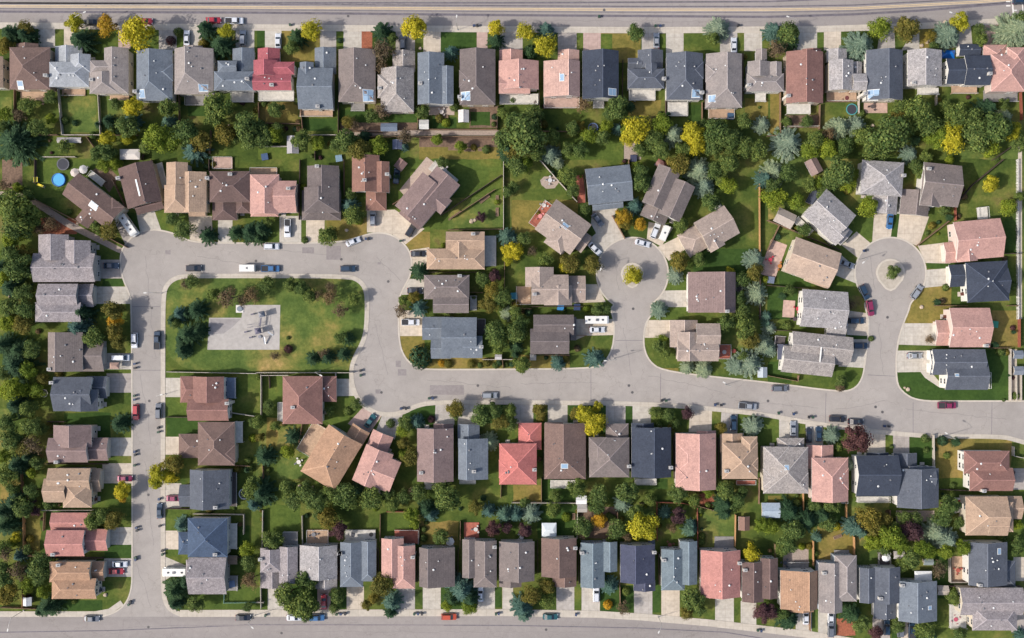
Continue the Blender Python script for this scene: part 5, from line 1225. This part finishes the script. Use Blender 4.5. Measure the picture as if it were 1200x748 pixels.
# ---------------------------------------------------------------- fences
FM = {'w':(mat('fence_brown', (140,112,90), .9, .22, 2),'brown wooden fence',.13,1.75),'c':(mat('fence_pale', (192,182,170), .9, .12, 2),'pale grey fence',.15,1.75),'t':(mat('fence_tan', (196,150,104), .9, .15, 2),'tan cedar fence',.14,1.8),
 'k':(mat('fence_dark', (92,76,70), .9, .2, 2),'dark brown fence',.12,1.7),'r':(mat('fence_red', (150,88,70), .9, .2, 2),'reddish fence',.13,1.75),'a':(plain('fence_white', (232,228,224), .6),'white picket fence',.1,1.3),'e':(plain('fence_teal', (120,160,150), .6),'green-tinted wire fence',.08,1.2)}
FEN = '''
c A 268 412 288 630;c A 288 632 468 632;c A 456 428 468 628;w A 64 418 64 560;w A 180 632 266 632;w A 402 640 480 748;w A 470 632 640 632;w A 836 440 838 620;w A 985 612 980 720;c A 200 735 350 735;k A 700 640 660 748
w B 205 480 217 612;k B 384 480 384 620;w B 758 490 758 600;k B 1134 495 1130 600;w B 5 575 205 580;c B 240 632 390 632;w B 390 612 590 618;w B 755 606 1130 606;w B 400 640 1140 640;k B 275 640 275 748;c B 15 686 145 686;w B 10 480 12 690
w C 134 515 137 612;w C 137 614 312 616;w C 893 478 893 578;k C 521 280 518 455;k C 127 415 130 508;k C 722 470 722 545;k C 906 300 905 500;k C 1084 250 1084 470
w D 60 430 60 630;w D 0 637 60 633;w D 246 490 243 605;c D 75 592 240 590;c D 430 430 428 530;w D 615 475 615 545;c D 793 445 793 490;r D 1190 430 1195 560;k D 1195 650 1060 748;w D 265 250 262 440
w E 0 140 70 142;w E 70 142 330 275;w E 330 275 592 412;w E 705 0 742 85;k E 525 95 590 235;c E 42 395 44 452;c E 41 630 43 740;k E 160 0 160 110;k E 978 0 978 60;k E 178 578 440 578
k F 204 0 200 280;k F 410 0 412 165;c F 1160 10 1160 330;k F 1150 72 865 262;w F 915 275 1120 140;w F 1165 330 1165 600;w F 900 330 1160 326;w F 1000 622 1062 625;w F 700 170 640 210;k F 800 528 1070 528;k F 1165 600 1165 748
c G 130 0 200 80;c G 200 80 305 198;w G 548 0 548 28;t G 1162 60 1164 430;k G 1165 430 1165 748;k G 90 690 330 690;w G 0 697 90 700;k G 340 60 345 200;w G 470 262 530 370
w H 0 285 125 335;k H 125 335 340 425;w H 55 310 0 425;k H 1105 0 960 120;k H 960 120 890 205;r H 882 215 885 285;k H 1112 441 1190 441;w H 1130 686 1175 686;w H 790 686 935 686;k H 0 590 190 605;a H 1173 0 1173 440;a H 1173 440 1175 748;w H 700 405 850 290;k H 632 170 620 250
c I 780 248 1200 256;k I 220 482 300 482;c I 1080 440 1190 456;w I 1040 686 1170 690;w I 95 690 97 748;k I 300 548 420 548;k I 780 460 900 462;k I 210 680 500 680;k I 230 545 330 545
c J 0 252 455 252;c J 22 262 22 460;c J 22 265 150 264;w J 215 492 200 580;w J 30 690 32 748;c J 1060 190 1200 190;w J 1155 190 1158 232;c J 372 256 372 282;k J 936 500 936 748;k J 60 265 62 325
w K 0 188 85 190;k K 150 560 148 748;k K 352 560 354 748;k K 558 560 560 748;k K 758 550 762 748;k K 968 560 972 748;k K 105 168 270 170;w K 270 75 350 78
w L 0 266 140 292;w L 142 292 146 266;c L 1141 142 1141 385;c L 1168 262 1168 385;w L 1045 136 1138 136;r L 1184 0 1184 132;c L 780 545 782 700;c L 1155 600 1155 642;c L 1156 643 1200 652;k L 0 50 180 60;w L 990 -25 1045 -20;c L 1190 262 1190 386
c M 190 150 430 150;w M 204 160 200 245;t M 106 172 108 342;t M 103 488 103 602;w M 98 0 100 75;w M 130 363 232 366;w M 0 606 165 612;e M 1050 545 1048 582;e M 1048 584 1200 582;c M 905 166 1140 170;c M 1141 172 1140 262;k M 780 142 890 145;k M 240 372 480 374;k M 1060 370 1120 372
c N 30 150 28 322;c N 215 176 217 315;c N 20 506 22 610;c N 0 582 34 582;w N 582 170 580 295;w N 958 202 956 330;w N 1149 0 1147 90;r N 612 156 700 156;k N 765 215 765 300;k N 200 330 198 500;k N 388 330 388 480;k N 572 330 575 470;k N 758 330 755 490;k N 948 330 945 480
w O 138 0 138 108;c O 0 114 305 116;c O 308 120 305 282;w O 495 160 497 200;r O 680 112 682 292;r O 675 112 800 116;r O 800 116 860 132;r O 870 140 873 330;w O 875 130 945 150;t O 1050 172 1048 320;w O 1162 0 1160 120;w O 506 486 508 600;k O 120 295 122 450;k O 688 350 692 500;k O 312 330 314 500;k O 600 118 675 112
t P 168 62 168 150;t P 370 90 370 182;t P 407 276 409 402;t P 215 296 215 410;w P 35 310 38 378;w P 575 150 575 215;k P 810 52 940 58;c P 856 372 858 488;c P 860 488 932 488;k P 852 506 1190 508;w P 200 620 200 715;c P 412 640 412 650
'''
POSTS = {}
FLINES = []
for e in FEN.replace('\n', ';').split(';'):
    if not e.strip(): continue
    k, t, x0, y0, x1, y1 = e.split(); m, ph, th, hh = FM[k]
    ax, ay = w2(*tp(t, float(x0), float(y0)), hh); bx, by = w2(*tp(t, float(x1), float(y1)), hh)
    d = Vector((bx-ax, by-ay, 0)); Ln = d.length
    if Ln < 1: continue
    root = empty('fence', ((ax+bx)/2, (ay+by)/2, 0), math.atan2(d.y, d.x)); b = MB(); n = max(1, int(Ln / 3.2)); FLINES.append(((ax,ay),(bx,by))); wid = 2 if k == 'c' and t == 'A' and float(x0) < 290 and float(x1) < 300 else 1
    for i in range(n):
        x = -Ln/2 + Ln*i/n; x2 = x + Ln/n
        if k in 'ae': 
            for j in range(8): b.box(x+(x2-x)*j/8+.03, -.02, .05, x+(x2-x)*(j+.6)/8, .02, hh-.1)
            b.box(x, -.04, hh-.25, x2, .04, hh-.15)
        else: b.box(x+.04, -.025, .05, x2-.04, .025, hh-.08+rnd.uniform(-.02,.02)); 
        b.box(x+.04, -th/2, hh-.07, x2-.04, th/2, hh-.02)
    b.build('fence_panel', m, root)
    if k not in POSTS: POSTS[k] = MB().box(-.06, -.08, -.1, .06, .08, hh+.06).mesh('post', m)
    for i in range(n+1): po = link('post', POSTS[k], root); po.location = (-Ln/2 + Ln*i/n, 0, 0)
    reg(root, ('long ' if Ln > 30 else 'short ' if Ln < 7 else '') + ph, 'fence', ((ax+bx)/2, (ay+by)/2), 'fences between the yards')
# low shrubs and undergrowth along the fences and in the yards
def free(x, y, r):
    for cx, cy, ang, ws, *_ in FOOT:
        if (cx-x)**2 + (cy-y)**2 > 400: continue
        c, s = math.cos(-ang), math.sin(-ang); u, v = (x-cx)*c-(y-cy)*s, (x-cx)*s+(y-cy)*c
        if any(w[1]-r < u < w[3]+r and w[2]-r < v < w[4]+r for w in ws): return False
    return not any(inside((x, y), p) for p in DRIVES + [ROADP, PARKP]) and not any(inside((x, y), p) for p in KEEP)
ROADP = outer + inner[::-1]; PARKP = park
TOPY, BOTY = w2(0, 38)[1], w2(0, 716)[1]
cnt = 0; tries = 0; nsh = sum(1 for o in bpy.data.objects if o.name.split('.')[0] == 'shrub')
while cnt < 292 - nsh and tries < 6000:
    tries += 1
    if rnd.random() < .7:
        (ax, ay), (bx, by) = rnd.choice(FLINES); q = rnd.random(); d = Vector((bx-ax, by-ay)).normalized(); o_ = rnd.choice((-1, 1))*rnd.uniform(.8, 1.6); x, y = ax+(bx-ax)*q-d.y*o_, ay+(by-ay)*q+d.x*o_
    else: x, y = rnd.uniform(-150, 150), rnd.choice((rnd.uniform(52, 68), rnd.uniform(-66, -50), rnd.uniform(20, 50), rnd.uniform(-20, 10)))
    if abs(x) > 154 or not BOTY < y < TOPY or not free(x, y, .9): continue
    r = rnd.choice((2.2, 3, 3.6, 4.4, 5.2)); plant('Z', x/S+600, 374-y/S, r*4*.9, rnd.choice('dddddoolgnnphh' if r < 5 else 'dddog')); cnt += 1
# ---------------------------------------------------------------- sheds, covers and yard things
def shed(t, x0, y0, x1, y1, c, ph, ang=0, flat=False, h=2.1):
    cx, cy = w2(*tp(t, (x0+x1)/2, (y0+y1)/2), h); hx, hy = abs(x1-x0)/8*S, abs(y1-y0)/8*S
    root = empty('garden_shed', (cx, cy, 0), -R(ang)); wall, roof = MB(), MB(); ax = 'x' if hx > hy else 'y'
    wing_geo(ax, -hx, -hy, hx, hy, h, .5, .14 if flat else .5, roof, wall)
    m = mat('shed_roof_%d_%d_%d' % c, c, .8, .15, 2); roof.build('roof', [m, TRIM, m], root); wo = wall.build('wall', mat('shed_wall', (170,160,146)), root)
    MB().box(-.45, -hy+.33, 0, .45, -hy+.378, 1.8).build('door', mat('shed_door', (120,104,90)), root)
    reg(root, ph + ' garden shed', 'shed', (cx, cy), 'garden sheds'); return root
for a in [('B',765,562,810,606,(206,204,198),'small off-white'),('B',585,578,662,616,(112,124,142),'slate blue'),('B',948,516,998,574,(206,202,200),'pale'),('A',268,645,320,670,(176,170,166),'low grey'),('A',322,645,380,670,(190,184,178),'low pale'),
 ('B',145,638,200,720,(168,164,166),'grey'),('O',300,80,350,120,(236,236,234),'white'),('O',306,122,352,158,(178,172,166),'grey'),('O',1062,178,1114,242,(136,106,94),'brown'),('P',590,340,640,376,(196,190,186),'pale grey'),('P',730,376,775,406,(140,150,150),'grey'),
 ('P',795,502,846,546,(186,174,162),'tan'),('L',45,118,92,190,(74,78,96),'dark'),('L',1150,148,1196,186,(120,128,140),'grey'),('L',1152,222,1198,262,(126,132,142),'slate'),('K',1152,226,1196,274,(178,186,194),'pale blue'),('M',108,556,148,596,(226,226,226),'white'),
 ('B',640,655,685,700,(110,118,140),'slate'),('P',-30,114,56,184,(172,186,200),'pale blue'),('M',1063,362,1112,402,(138,118,102),'brown'),('O',948,272,1040,328,(168,160,150),'flat grey'),('J',1120,166,1152,190,(190,186,186),'tiny pale'),('B',450,170,452,172,(72,100,110),'teal')][:22]:
    if a[1] == 948 and a[0] == 'O': continue
    shed(*a)
for t, x0, y0, x1, y1, c, ph, ang in [('H',185,-5,245,70,(150,128,122),'brown square',-28),('H',188,150,250,218,(70,74,88),'dark tarpaulin covered',28),('H',35,240,125,310,(176,164,154),'beige',26),('F',655,0,700,48,(138,110,104),'brown tilted',38),('F',-40,185,-5,215,(180,180,180),'x',0)][:4]: shed(t, x0, y0, x1, y1, c, ph, ang)
def gazebo(t, x0, y0, x1, y1, c, ph, h=2.5):
    cx, cy = w2(*tp(t, (x0+x1)/2, (y0+y1)/2), h); hx, hy = abs(x1-x0)/8*S, abs(y1-y0)/8*S; root = empty('gazebo', (cx, cy, 0))
    b = MB(); b.add([(-hx,-hy,h),(hx,-hy,h),(hx,hy,h),(-hx,hy,h),(-hx*.5,0,h+.5),(hx*.5,0,h+.5),(-hx,-hy,h-.15),(hx,-hy,h-.15),(hx,hy,h-.15),(-hx,hy,h-.15)], [(0,1,5,4),(1,2,5),(2,3,4,5),(3,0,4),(0,6,7,1),(1,7,8,2),(2,8,9,3),(3,9,6,0)])
    b.build('canopy', mat('canvas_%d_%d_%d' % c, c, .6, .06), root)
    for sx in (-1, 1):
        for sy in (-1, 1): MB().tube((sx*(hx-.1), sy*(hy-.1), 0), (sx*(hx-.1), sy*(hy-.1), h), .05, 6).build('leg', VENTG, root)
    reg(root, ph + ' gazebo', 'gazebo', (cx, cy), 'garden gazebos')
for a in [('O',140,208,208,272,(214,222,226),'translucent white'),('P',688,434,768,478,(238,238,236),'bright white'),('A',562,700,655,748,(216,208,200),'cream'),('I',515,204,558,234,(170,140,126),'brown'),('F',440,150,441,151,(0,0,0),'x')][:4]: gazebo(*a)
def trampoline(t, x, y, r, c, ph):
    wx, wy = w2(*tp(t, x, y), .8); r = r/4*S; root = empty('trampoline', (wx, wy, 0)); n = 24
    b = MB(); b.cyl((0,0), r*.84, r*.84, .78, .8, n); b.build('jumping_mat', plain('mat_black', (52,54,64), .8), root)
    b = MB(); vs = []
    for i in range(n):
        a = 2*math.pi*i/n
        for q, z in ((.84,.82),(1,.82),(1,.76)): vs.append((q*r*math.cos(a), q*r*math.sin(a), z))
    b.add(vs, [(3*i, 3*i+1, (3*i+4)%(3*n), (3*i+3)%(3*n)) for i in range(n)] + [(3*i+1, 3*i+2, (3*i+5)%(3*n), (3*i+4)%(3*n)) for i in range(n)]); b.build('rim', plain('ring_%d_%d_%d' % c, c, .6), root)
    for i in range(6): a = i*math.pi/3; MB().tube((r*.95*math.cos(a), r*.95*math.sin(a), 0), (r*.95*math.cos(a), r*.95*math.sin(a), .78), .03, 5).build('leg', VENTG, root)
    reg(root, ph + ' round trampoline', 'trampoline', (wx, wy), 'round trampolines')
for a in [('D',393,513,27,(72,150,150),'teal-rimmed'),('E',295,22,29,(84,86,96),'dark'),('M',1145,72,26,(190,196,200),'pale-rimmed'),('I',205,348,19,(200,198,190),'white-rimmed small'),('C',380,600,24,(90,110,150),'blue-rimmed')]: trampoline(*a)
wx, wy = w2(*tp('E', 273, 95), .8); root = empty('paddling_pool', (wx, wy, 0)); r = 2.0; n = 28
b = MB(); vs = []
for i in range(n):
    a = 2*math.pi*i/n
    for q, z in ((1.02,0),(1.0,.8),(.93,.8),(.93,.5)): vs.append((q*r*math.cos(a), q*r*math.sin(a), z))
b.add(vs, [(4*i+j, (4*i+4)%(4*n)+j, (4*i+5)%(4*n)+j, 4*i+j+1) for i in range(n) for j in range(3)]); b.build('pool_wall', plain('pool_blue', (36,120,210), .5), root)
MB().cyl((0,0), r*.93, r*.93, .1, .62, n).build('pool_water', plain('pool_water', (92,178,226), .05, spec=.6), root)
reg(root, 'round pool with bright blue water', 'pool', (wx, wy))
def simple(name, cat, ph, t, x, y, parts, ang=0, z=0, zc=1, grp=None):
    wx, wy = w2(*tp(t, x, y), zc); root = empty(name, (wx, wy, z), R(ang))
    for pn, b, m in parts: b.build(pn, m, root)
    reg(root, ph, cat, (wx, wy), grp); return root
YL = plain('play_yellow', (224,206,52), .5); 
simple('slide', 'slide', 'yellow plastic slide', 'E', 190, 122, [('chute', MB().add([(-1.6,-.3,.1),(1,-.3,1.3),(1,.3,1.3),(-1.6,.3,.1),(-1.6,-.35,.35),(1,-.35,1.55),(1,.35,1.55),(-1.6,.35,.35)], [(0,1,2,3),(0,4,5,1),(3,2,6,7)]), YL), ('ladder', MB().box(1,-.35,0,1.15,-.28,1.6).box(1,.28,0,1.15,.35,1.6).box(1.02,-.3,.4,1.1,.3,.45).box(1.02,-.3,.9,1.1,.3,.95), plain('play_grey', (170,170,170)))], -20)
simple('jungle_gym', 'climbing frame', 'yellow and grey climbing frame', 'E', 168, 95, [('platform', MB().box(-.6,-.8,1.1,.6,.8,1.2), YL), ('frame', MB().tube((-.6,-.8,0),(-.6,-.8,1.7),.05).tube((.6,-.8,0),(.6,-.8,1.7),.05).tube((-.6,.8,0),(-.6,.8,1.7),.05).tube((.6,.8,0),(.6,.8,1.7),.05), plain('play_grey', (170,170,170)))])
simple('tarpaulin', 'tarpaulin', 'bright blue tarpaulin over stored things', 'D', 852, 250, [('cover', MB().add([(-1.9,-1.2,.3),(1.8,-1.4,.3),(2,1.1,.3),(-1.8,1.3,.3),(-.9,-.3,1.3),(.9,-.2,1.5),(.3,.6,1.2),(-2,-1.3,0),(1.9,-1.5,0),(2.1,1.2,0),(-1.9,1.4,0)], [(0,1,5,4),(1,2,6,5),(2,3,6),(3,4,6),(3,0,4),(4,5,6),(0,7,8,1),(1,8,9,2),(2,9,10,3),(3,10,7,0)]), plain('tarp_blue', (20,110,200), .4))], zc=1)
# patio umbrellas and furniture sets
def patio_set(t, x, y, c, ph, n=4, umb=None, z=.1):
    wx, wy = w2(*tp(t, x, y), z + .6); m = plain('patio_%d_%d_%d' % c, c, .5); a0 = rnd.uniform(0, 1.5)
    root = empty('patio_table', (wx, wy, z), a0); MB().cyl((0,0), .65, .65, .68, .74, 16).build('tabletop', m, root); MB().cyl((0,0), .06, .3, .0, .68, 8).build('pedestal', VENTG, root)
    reg(root, ph + ' round patio table', 'patio table', (wx, wy), 'patio tables')
    for i in range(n):
        a = a0 + 2*math.pi*i/n + rnd.uniform(-.2, .2); qx, qy = wx+1.15*math.cos(a), wy+1.15*math.sin(a)
        if 'chair' + str(c) in PROTO: ch = copy_tree(PROTO['chair' + str(c)])
        else:
            ch = empty('patio_chair', (0,0,0)); MB().box(-.25,-.25,.4,.25,.25,.46).build('seat', m, ch); MB().box(.2,-.25,.46,.26,.25,.95).build('backrest', m, ch)
            for sx in (-1,1):
                for sy in (-1,1): MB().box(sx*.22-.02,sy*.22-.02,0,sx*.22+.02,sy*.22+.02,.4).build('leg', m, ch)
            index_kids(ch); PROTO['chair' + str(c)] = ch
        ch.location = (qx, qy, z); ch.rotation_euler = (0, 0, a); reg(ch, ph + ' patio chair', 'patio chair', (qx, qy), 'patio chairs')
    if umb:
        u = empty('patio_umbrella', (wx, wy, z)); b = MB(); r = 1.35
        b.add([(r*math.cos(math.pi*i/4), r*math.sin(math.pi*i/4), 2.1) for i in range(8)] + [(0,0,2.65)], [(i,(i+1)%8,8) for i in range(8)]); b.build('canopy', plain('umbrella_%d_%d_%d' % umb, umb, .7), u)
        MB().tube((0,0,.76),(0,0,2.6),.03).build('pole', VENTG, u); reg(u, 'open patio umbrella', 'umbrella', (wx, wy), 'patio umbrellas')
PS = [('G',178,98,(200,200,202),'white',4,None),('G',150,215,(206,200,196),'pale',4,None),('G',132,266,(214,140,140),'reddish',2,None),('N',910,290,(90,90,96),'dark',4,(214,212,210)),('N',1030,238,(210,206,200),'pale',3,None),('N',270,262,(120,120,126),'grey',4,None),('N',455,262,(70,72,80),'dark',4,None),('N',540,262,(90,84,80),'dark',3,None),
 ('B',870,525,(206,196,190),'pale',4,None),('B',280,525,(110,96,88),'brown',4,None),('A',1130,455,(150,140,130),'tan',4,None),('C',780,505,(170,160,150),'tan',4,None),('C',580,455,(200,196,190),'pale',3,None),('D',370,460,(110,60,60),'dark red',3,None),('D',490,500,(90,80,80),'dark',3,None),('E',360,65,(206,190,180),'pale',3,(196,184,176)),
 ('H',10,470,(186,60,76),'red',3,None),('H',55,500,(184,120,60),'orange',2,None),('L',125,0,(70,60,64),'dark',2,None),('H',140,700,(186,60,76),'red',3,None),('P',890,430,(170,84,70),'red-brown',3,None),('P',880,660,(190,90,110),'pink',4,None),('P',895,110,(190,60,50),'red',3,None),('J',200,670,(220,214,208),'white',4,None),
 ('K',995,155,(190,180,176),'pale',3,None),('P',545,365,(60,60,66),'dark',3,(240,240,240)),('P',640,80,(216,206,190),'cream',3,None),('O',740,310,(120,70,60),'brown',3,None),('G',690,25,(150,150,156),'grey',3,(150,110,104)),('E',400,50,(180,178,178),'grey',2,(186,184,182)),('F',885,50,(216,210,206),'white',3,None),('O',45,275,(200,198,196),'pale',4,None),('P',80,395,(90,92,100),'dark',3,None),('M',1090,495,(140,150,166),'blue-grey',3,None),('A',205,470,(196,150,130),'tan',2,None),('K',1040,150,(130,60,50),'dark red',0,None)]
for a in PS: patio_set(*a)
# garden boxes, planters, hot tubs
WOOD = mat('planter_wood', (176,150,118), .9, .2, 3)
for t, x, y, l, w, a, ph in [('B',930,695,60,16,0,'long'),('B',1000,700,50,16,0,'long'),('B',1060,700,40,14,0,'short'),('F',1070,182,56,18,38,'tilted'),('F',1130,190,14,46,0,'narrow'),('F',1130,245,14,40,0,'narrow'),('F',930,262,70,8,35,'thin'),('O',290,180,14,30,0,'small'),('P',330,275,40,16,20,'small'),('B',870,545,60,14,0,'low'),('N',655,156,80,8,0,'long')]:
    hx, hy = l/8*S, w/8*S
    simple('planter_box', 'planter', ph + ' wooden planter box', t, x, y, [('box', MB().box(-hx,-hy,0,hx,-hy+.06,.4).box(-hx,hy-.06,0,hx,hy,.4).box(-hx,-hy+.061,0,-hx+.06,hy-.061,.4).box(hx-.06,-hy+.061,0,hx,hy-.061,.4), WOOD), ('soil', MB().box(-hx+.061,-hy+.061,0,hx-.061,hy-.061,.33), SOIL)], a, grp='wooden planter boxes')
for t, x, y, c, ph in [('B',388,742,(120,150,170),'grey-blue'),('B',40,735,(50,80,120),'dark blue'),('G',228,692,(50,130,190),'bright blue'),('G',10,640,(40,130,150),'teal'),('G',305,692,(40,60,100),'navy'),('L',1065,25,(60,150,120),'green'),('O',655,300,(80,90,110),'slate'),('C',570,742,(60,64,90),'dark blue'),('H',15,565,(110,120,140),'grey'),('M',1085,495,(120,140,170),'blue-grey'),('C',1025,545,(60,90,120),'blue')]:
    simple('hot_tub', 'hot tub', ph + ' square covered hot tub', t, x, y, [('shell', MB().box(-.95,-.95,0,.95,.95,.8), mat('tub_shell', (120,100,86))), ('cover', MB().box(-1,-1,.8,-.01,1,.9).box(.01,-1,.8,1,1,.9), plain('tub_cover_%d_%d_%d' % c, c, .6))], rnd.uniform(-10, 10), grp='hot tubs in the back yards')
# boulders and garden ornaments near the front gardens
ROCK = mat('boulder', (196,176,154), .95, .2, 2)
for i, (t, x, y, r) in enumerate([('L',655,330,10),('L',640,322,6),('G',145,330,8),('H',718,692,10),('D',720,215,10),('D',745,200,8),('D',755,190,7),('M',495,545,10),('M',488,525,7),('D',490,590,9),('E',365,300,8),('F',1010,290,12),('F',1025,285,9),('N',205,35,8),('N',265,40,7),('D',1110,186,10),('D',1130,188,9),('D',830,105,10),('D',860,100,8),('G',80,650,8),('A',1075,590,7),('K',775,490,9),('B',770,228,8),('F',425,332,9)]):
    b = MB(); q = random.Random(i); vs = []; n = 7; rr = r/4*S
    for z, s in ((0,1),(.35,.95),(.6,.55)): vs += [(rr*s*math.cos(6.283*k/n)*q.uniform(.8,1.15), rr*s*math.sin(6.283*k/n)*q.uniform(.8,1.15), z*rr*1.4) for k in range(n)]
    b.add(vs, [(k+j*n,(k+1)%n+j*n,(k+1)%n+(j+1)*n,k+(j+1)*n) for j in range(2) for k in range(n)] + [tuple(range(2*n,3*n))]); wx, wy = w2(*tp(t, x, y)); o = b.build('boulder', ROCK); o.location = (wx, wy, 0)
    reg(o, 'rounded tan boulder', 'boulder', (wx, wy), 'boulders in the gardens')
# ---------------------------------------------------------------- playground on the park pad
PG = plain('play_steel', (136,138,146), .5, .4); PW = plain('play_white', (232,232,232), .5); PD = plain('play_dark', (104,100,116), .6)
def pp(x, y, z=1): return w2(190 + x/7.96, 320 + y/7.96, z)
def play(name, cat, ph, x, y, parts, ang=0):
    wx, wy = pp(x, y); root = empty(name, (wx, wy, .02), R(ang))
    for pn, b, m in parts: b.build(pn, m, root)
    reg(root, ph, cat, (wx, wy), mode='fixed'); return root
def tower(s): return MB().box(-s,-s,1.4,s,s,1.5), MB().add([(-s-.15,-s-.15,2.7),(s+.15,-s-.15,2.7),(s+.15,s+.15,2.7),(-s-.15,s+.15,2.7),(0,0,3.4)], [(0,1,4),(1,2,4),(2,3,4),(3,0,4)])
for x, y, l, mm in ((940,385,'upper play tower on the park pad',PG),(905,540,'lower play tower on the park pad',PD)):
    pl, rf = tower(.75); posts = MB()
    for sx in (-1,1):
        for sy in (-1,1): posts.tube((sx*.7,sy*.7,0),(sx*.7,sy*.7,2.7),.06)
    play('play_tower', 'play tower', l, x, y, [('platform', pl, PD), ('roof', rf, mm), ('frame', posts, PG)], 12)
play('slide', 'slide', 'white slide at the lower end of the play frame', 955, 630, [('chute', MB().add([(-.25,-1.1,.2),(.25,-1.1,.2),(.25,1.1,1.5),(-.25,1.1,1.5),(-.3,-1.1,.4),(.3,-1.1,.4),(.3,1.1,1.7),(-.3,1.1,1.7)], [(0,1,2,3),(0,3,7,4),(1,5,6,2)]), PW), ('support', MB().tube((0,1.0,0),(0,1.0,1.4),.05), PG)], 0)
play('slide', 'slide', 'short white slide by the lower play tower', 1010, 568, [('chute', MB().add([(-.9,-.22,1.3),(.8,-.22,.2),(.8,.22,.2),(-.9,.22,1.3)], [(0,1,2,3)]), PW), ('support', MB().tube((-.8,0,0),(-.8,0,1.25),.05), PG)], -40)
play('climbing_bridge', 'climbing bridge', 'dark bridge linking the two play towers', 920, 460, [('deck', MB().box(-.25,-1.3,1.35,.25,1.3,1.42), PD), ('rails', MB().tube((-.35,-1.9,2.1),(-.35,1.9,2.1),.04).tube((.35,-1.9,2.1),(.35,1.9,2.1),.04).tube((-.35,-1.9,0),(-.35,-1.9,2.1),.04).tube((.35,1.9,0),(.35,1.9,2.1),.04).tube((.35,-1.9,0),(.35,-1.9,2.1),.04).tube((-.35,1.9,0),(-.35,1.9,2.1),.04), PG)], -8)
play('monkey_bars', 'monkey bars', 'dark bars beside the bridge on the pad', 850, 492, [('bars', MB().tube((-1.6,-.4,2),(1.6,-.4,2),.05).tube((-1.6,.4,2),(1.6,.4,2),.05), PD), ('legs', MB().tube((-1.6,-.4,0),(-1.6,-.4,2),.05).tube((1.6,.4,0),(1.6,.4,2),.05).tube((-1.6,.4,0),(-1.6,.4,2),.05).tube((1.6,-.4,0),(1.6,-.4,2),.05), PG)], 5)
for x, y, l in ((780,550,'upper dark spring rider on the pad'),(825,602,'lower dark spring rider on the pad'),(840,385,'small climbing arch at the top of the pad')):
    play('spring_rider', 'spring rider', l, x, y, [('seat', MB().box(-.55,-.22,.5,.55,.22,.72).box(.3,-.12,.721,.5,.12,1.1), PD), ('spring', MB().cyl((0,0),.14,.14,0,.5,10), PG)], 10)
play('play_ring', 'play ring', 'low ring bench between the riders and tower', 905, 595, [('ring', MB().cyl((0,0),.5,.5,.3,.4,14), PG), ('post', MB().cyl((0,0),.08,.08,0,.3), PG)])
wx, wy = pp(725, 335, 0); root = empty('planter', (wx, wy, 0)); MB().box(-1.15,-1.15,0,1.15,1.15,.18).build('base_slab', plain('slab_white', (226,222,216), .8), root); MB().cyl((0,0), .85, .8, .181, .5, 18).build('cover', plain('cover_grey', (126,136,146), .7), root)
reg(root, 'round grey cover on a white square slab by the pad', 'utility cover', (wx, wy), mode='fixed')
# ---------------------------------------------------------------- light, sky, camera
sc = bpy.context.scene
d = Vector((1, .30, 0)).normalized(); EL = R(41); d = Vector((d.x*math.cos(EL), d.y*math.cos(EL), -math.sin(EL)))
sun = bpy.data.lights.new('sun', 'SUN'); sun.energy = 3.5; sun.angle = R(1.2); sun.color = (1, .95, .88)
so = bpy.data.objects.new('sun', sun); COL.objects.link(so); so.rotation_euler = d.to_track_quat('-Z', 'Y').to_euler(); so.location = (0, 0, 100)
w = bpy.data.worlds.new('World'); sc.world = w; w.use_nodes = True; nt = w.node_tree
sk = nt.nodes.new('ShaderNodeTexSky'); sk.sky_type = 'NISHITA'; sk.sun_disc = False; sk.sun_elevation = EL; sk.sun_rotation = math.atan2(-d.x, -d.y); sk.dust_density = 3.0; sk.air_density = 1.0
nt.links.new(sk.outputs[0], nt.nodes['Background'].inputs[0]); nt.nodes['Background'].inputs[1].default_value = .15
cam = bpy.data.cameras.new('camera'); cam.lens = 36 * H / (1200 * S); cam.sensor_width = 36; cam.clip_end = 2000; cam.clip_start = 1
co = bpy.data.objects.new('camera', cam); COL.objects.link(co); co.location = (0, 0, H); co.rotation_euler = (0, 0, 0); sc.camera = co
vs = sc.view_settings; vs.view_transform = 'Standard'; vs.look = 'None'; vs.gamma = 1; vs.exposure = .5; vs.use_curve_mapping = False
sc.cycles.max_bounces = 5; sc.cycles.diffuse_bounces = 3; sc.cycles.transmission_bounces = 2; sc.cycles.transparent_max_bounces = 4
finish_labels()
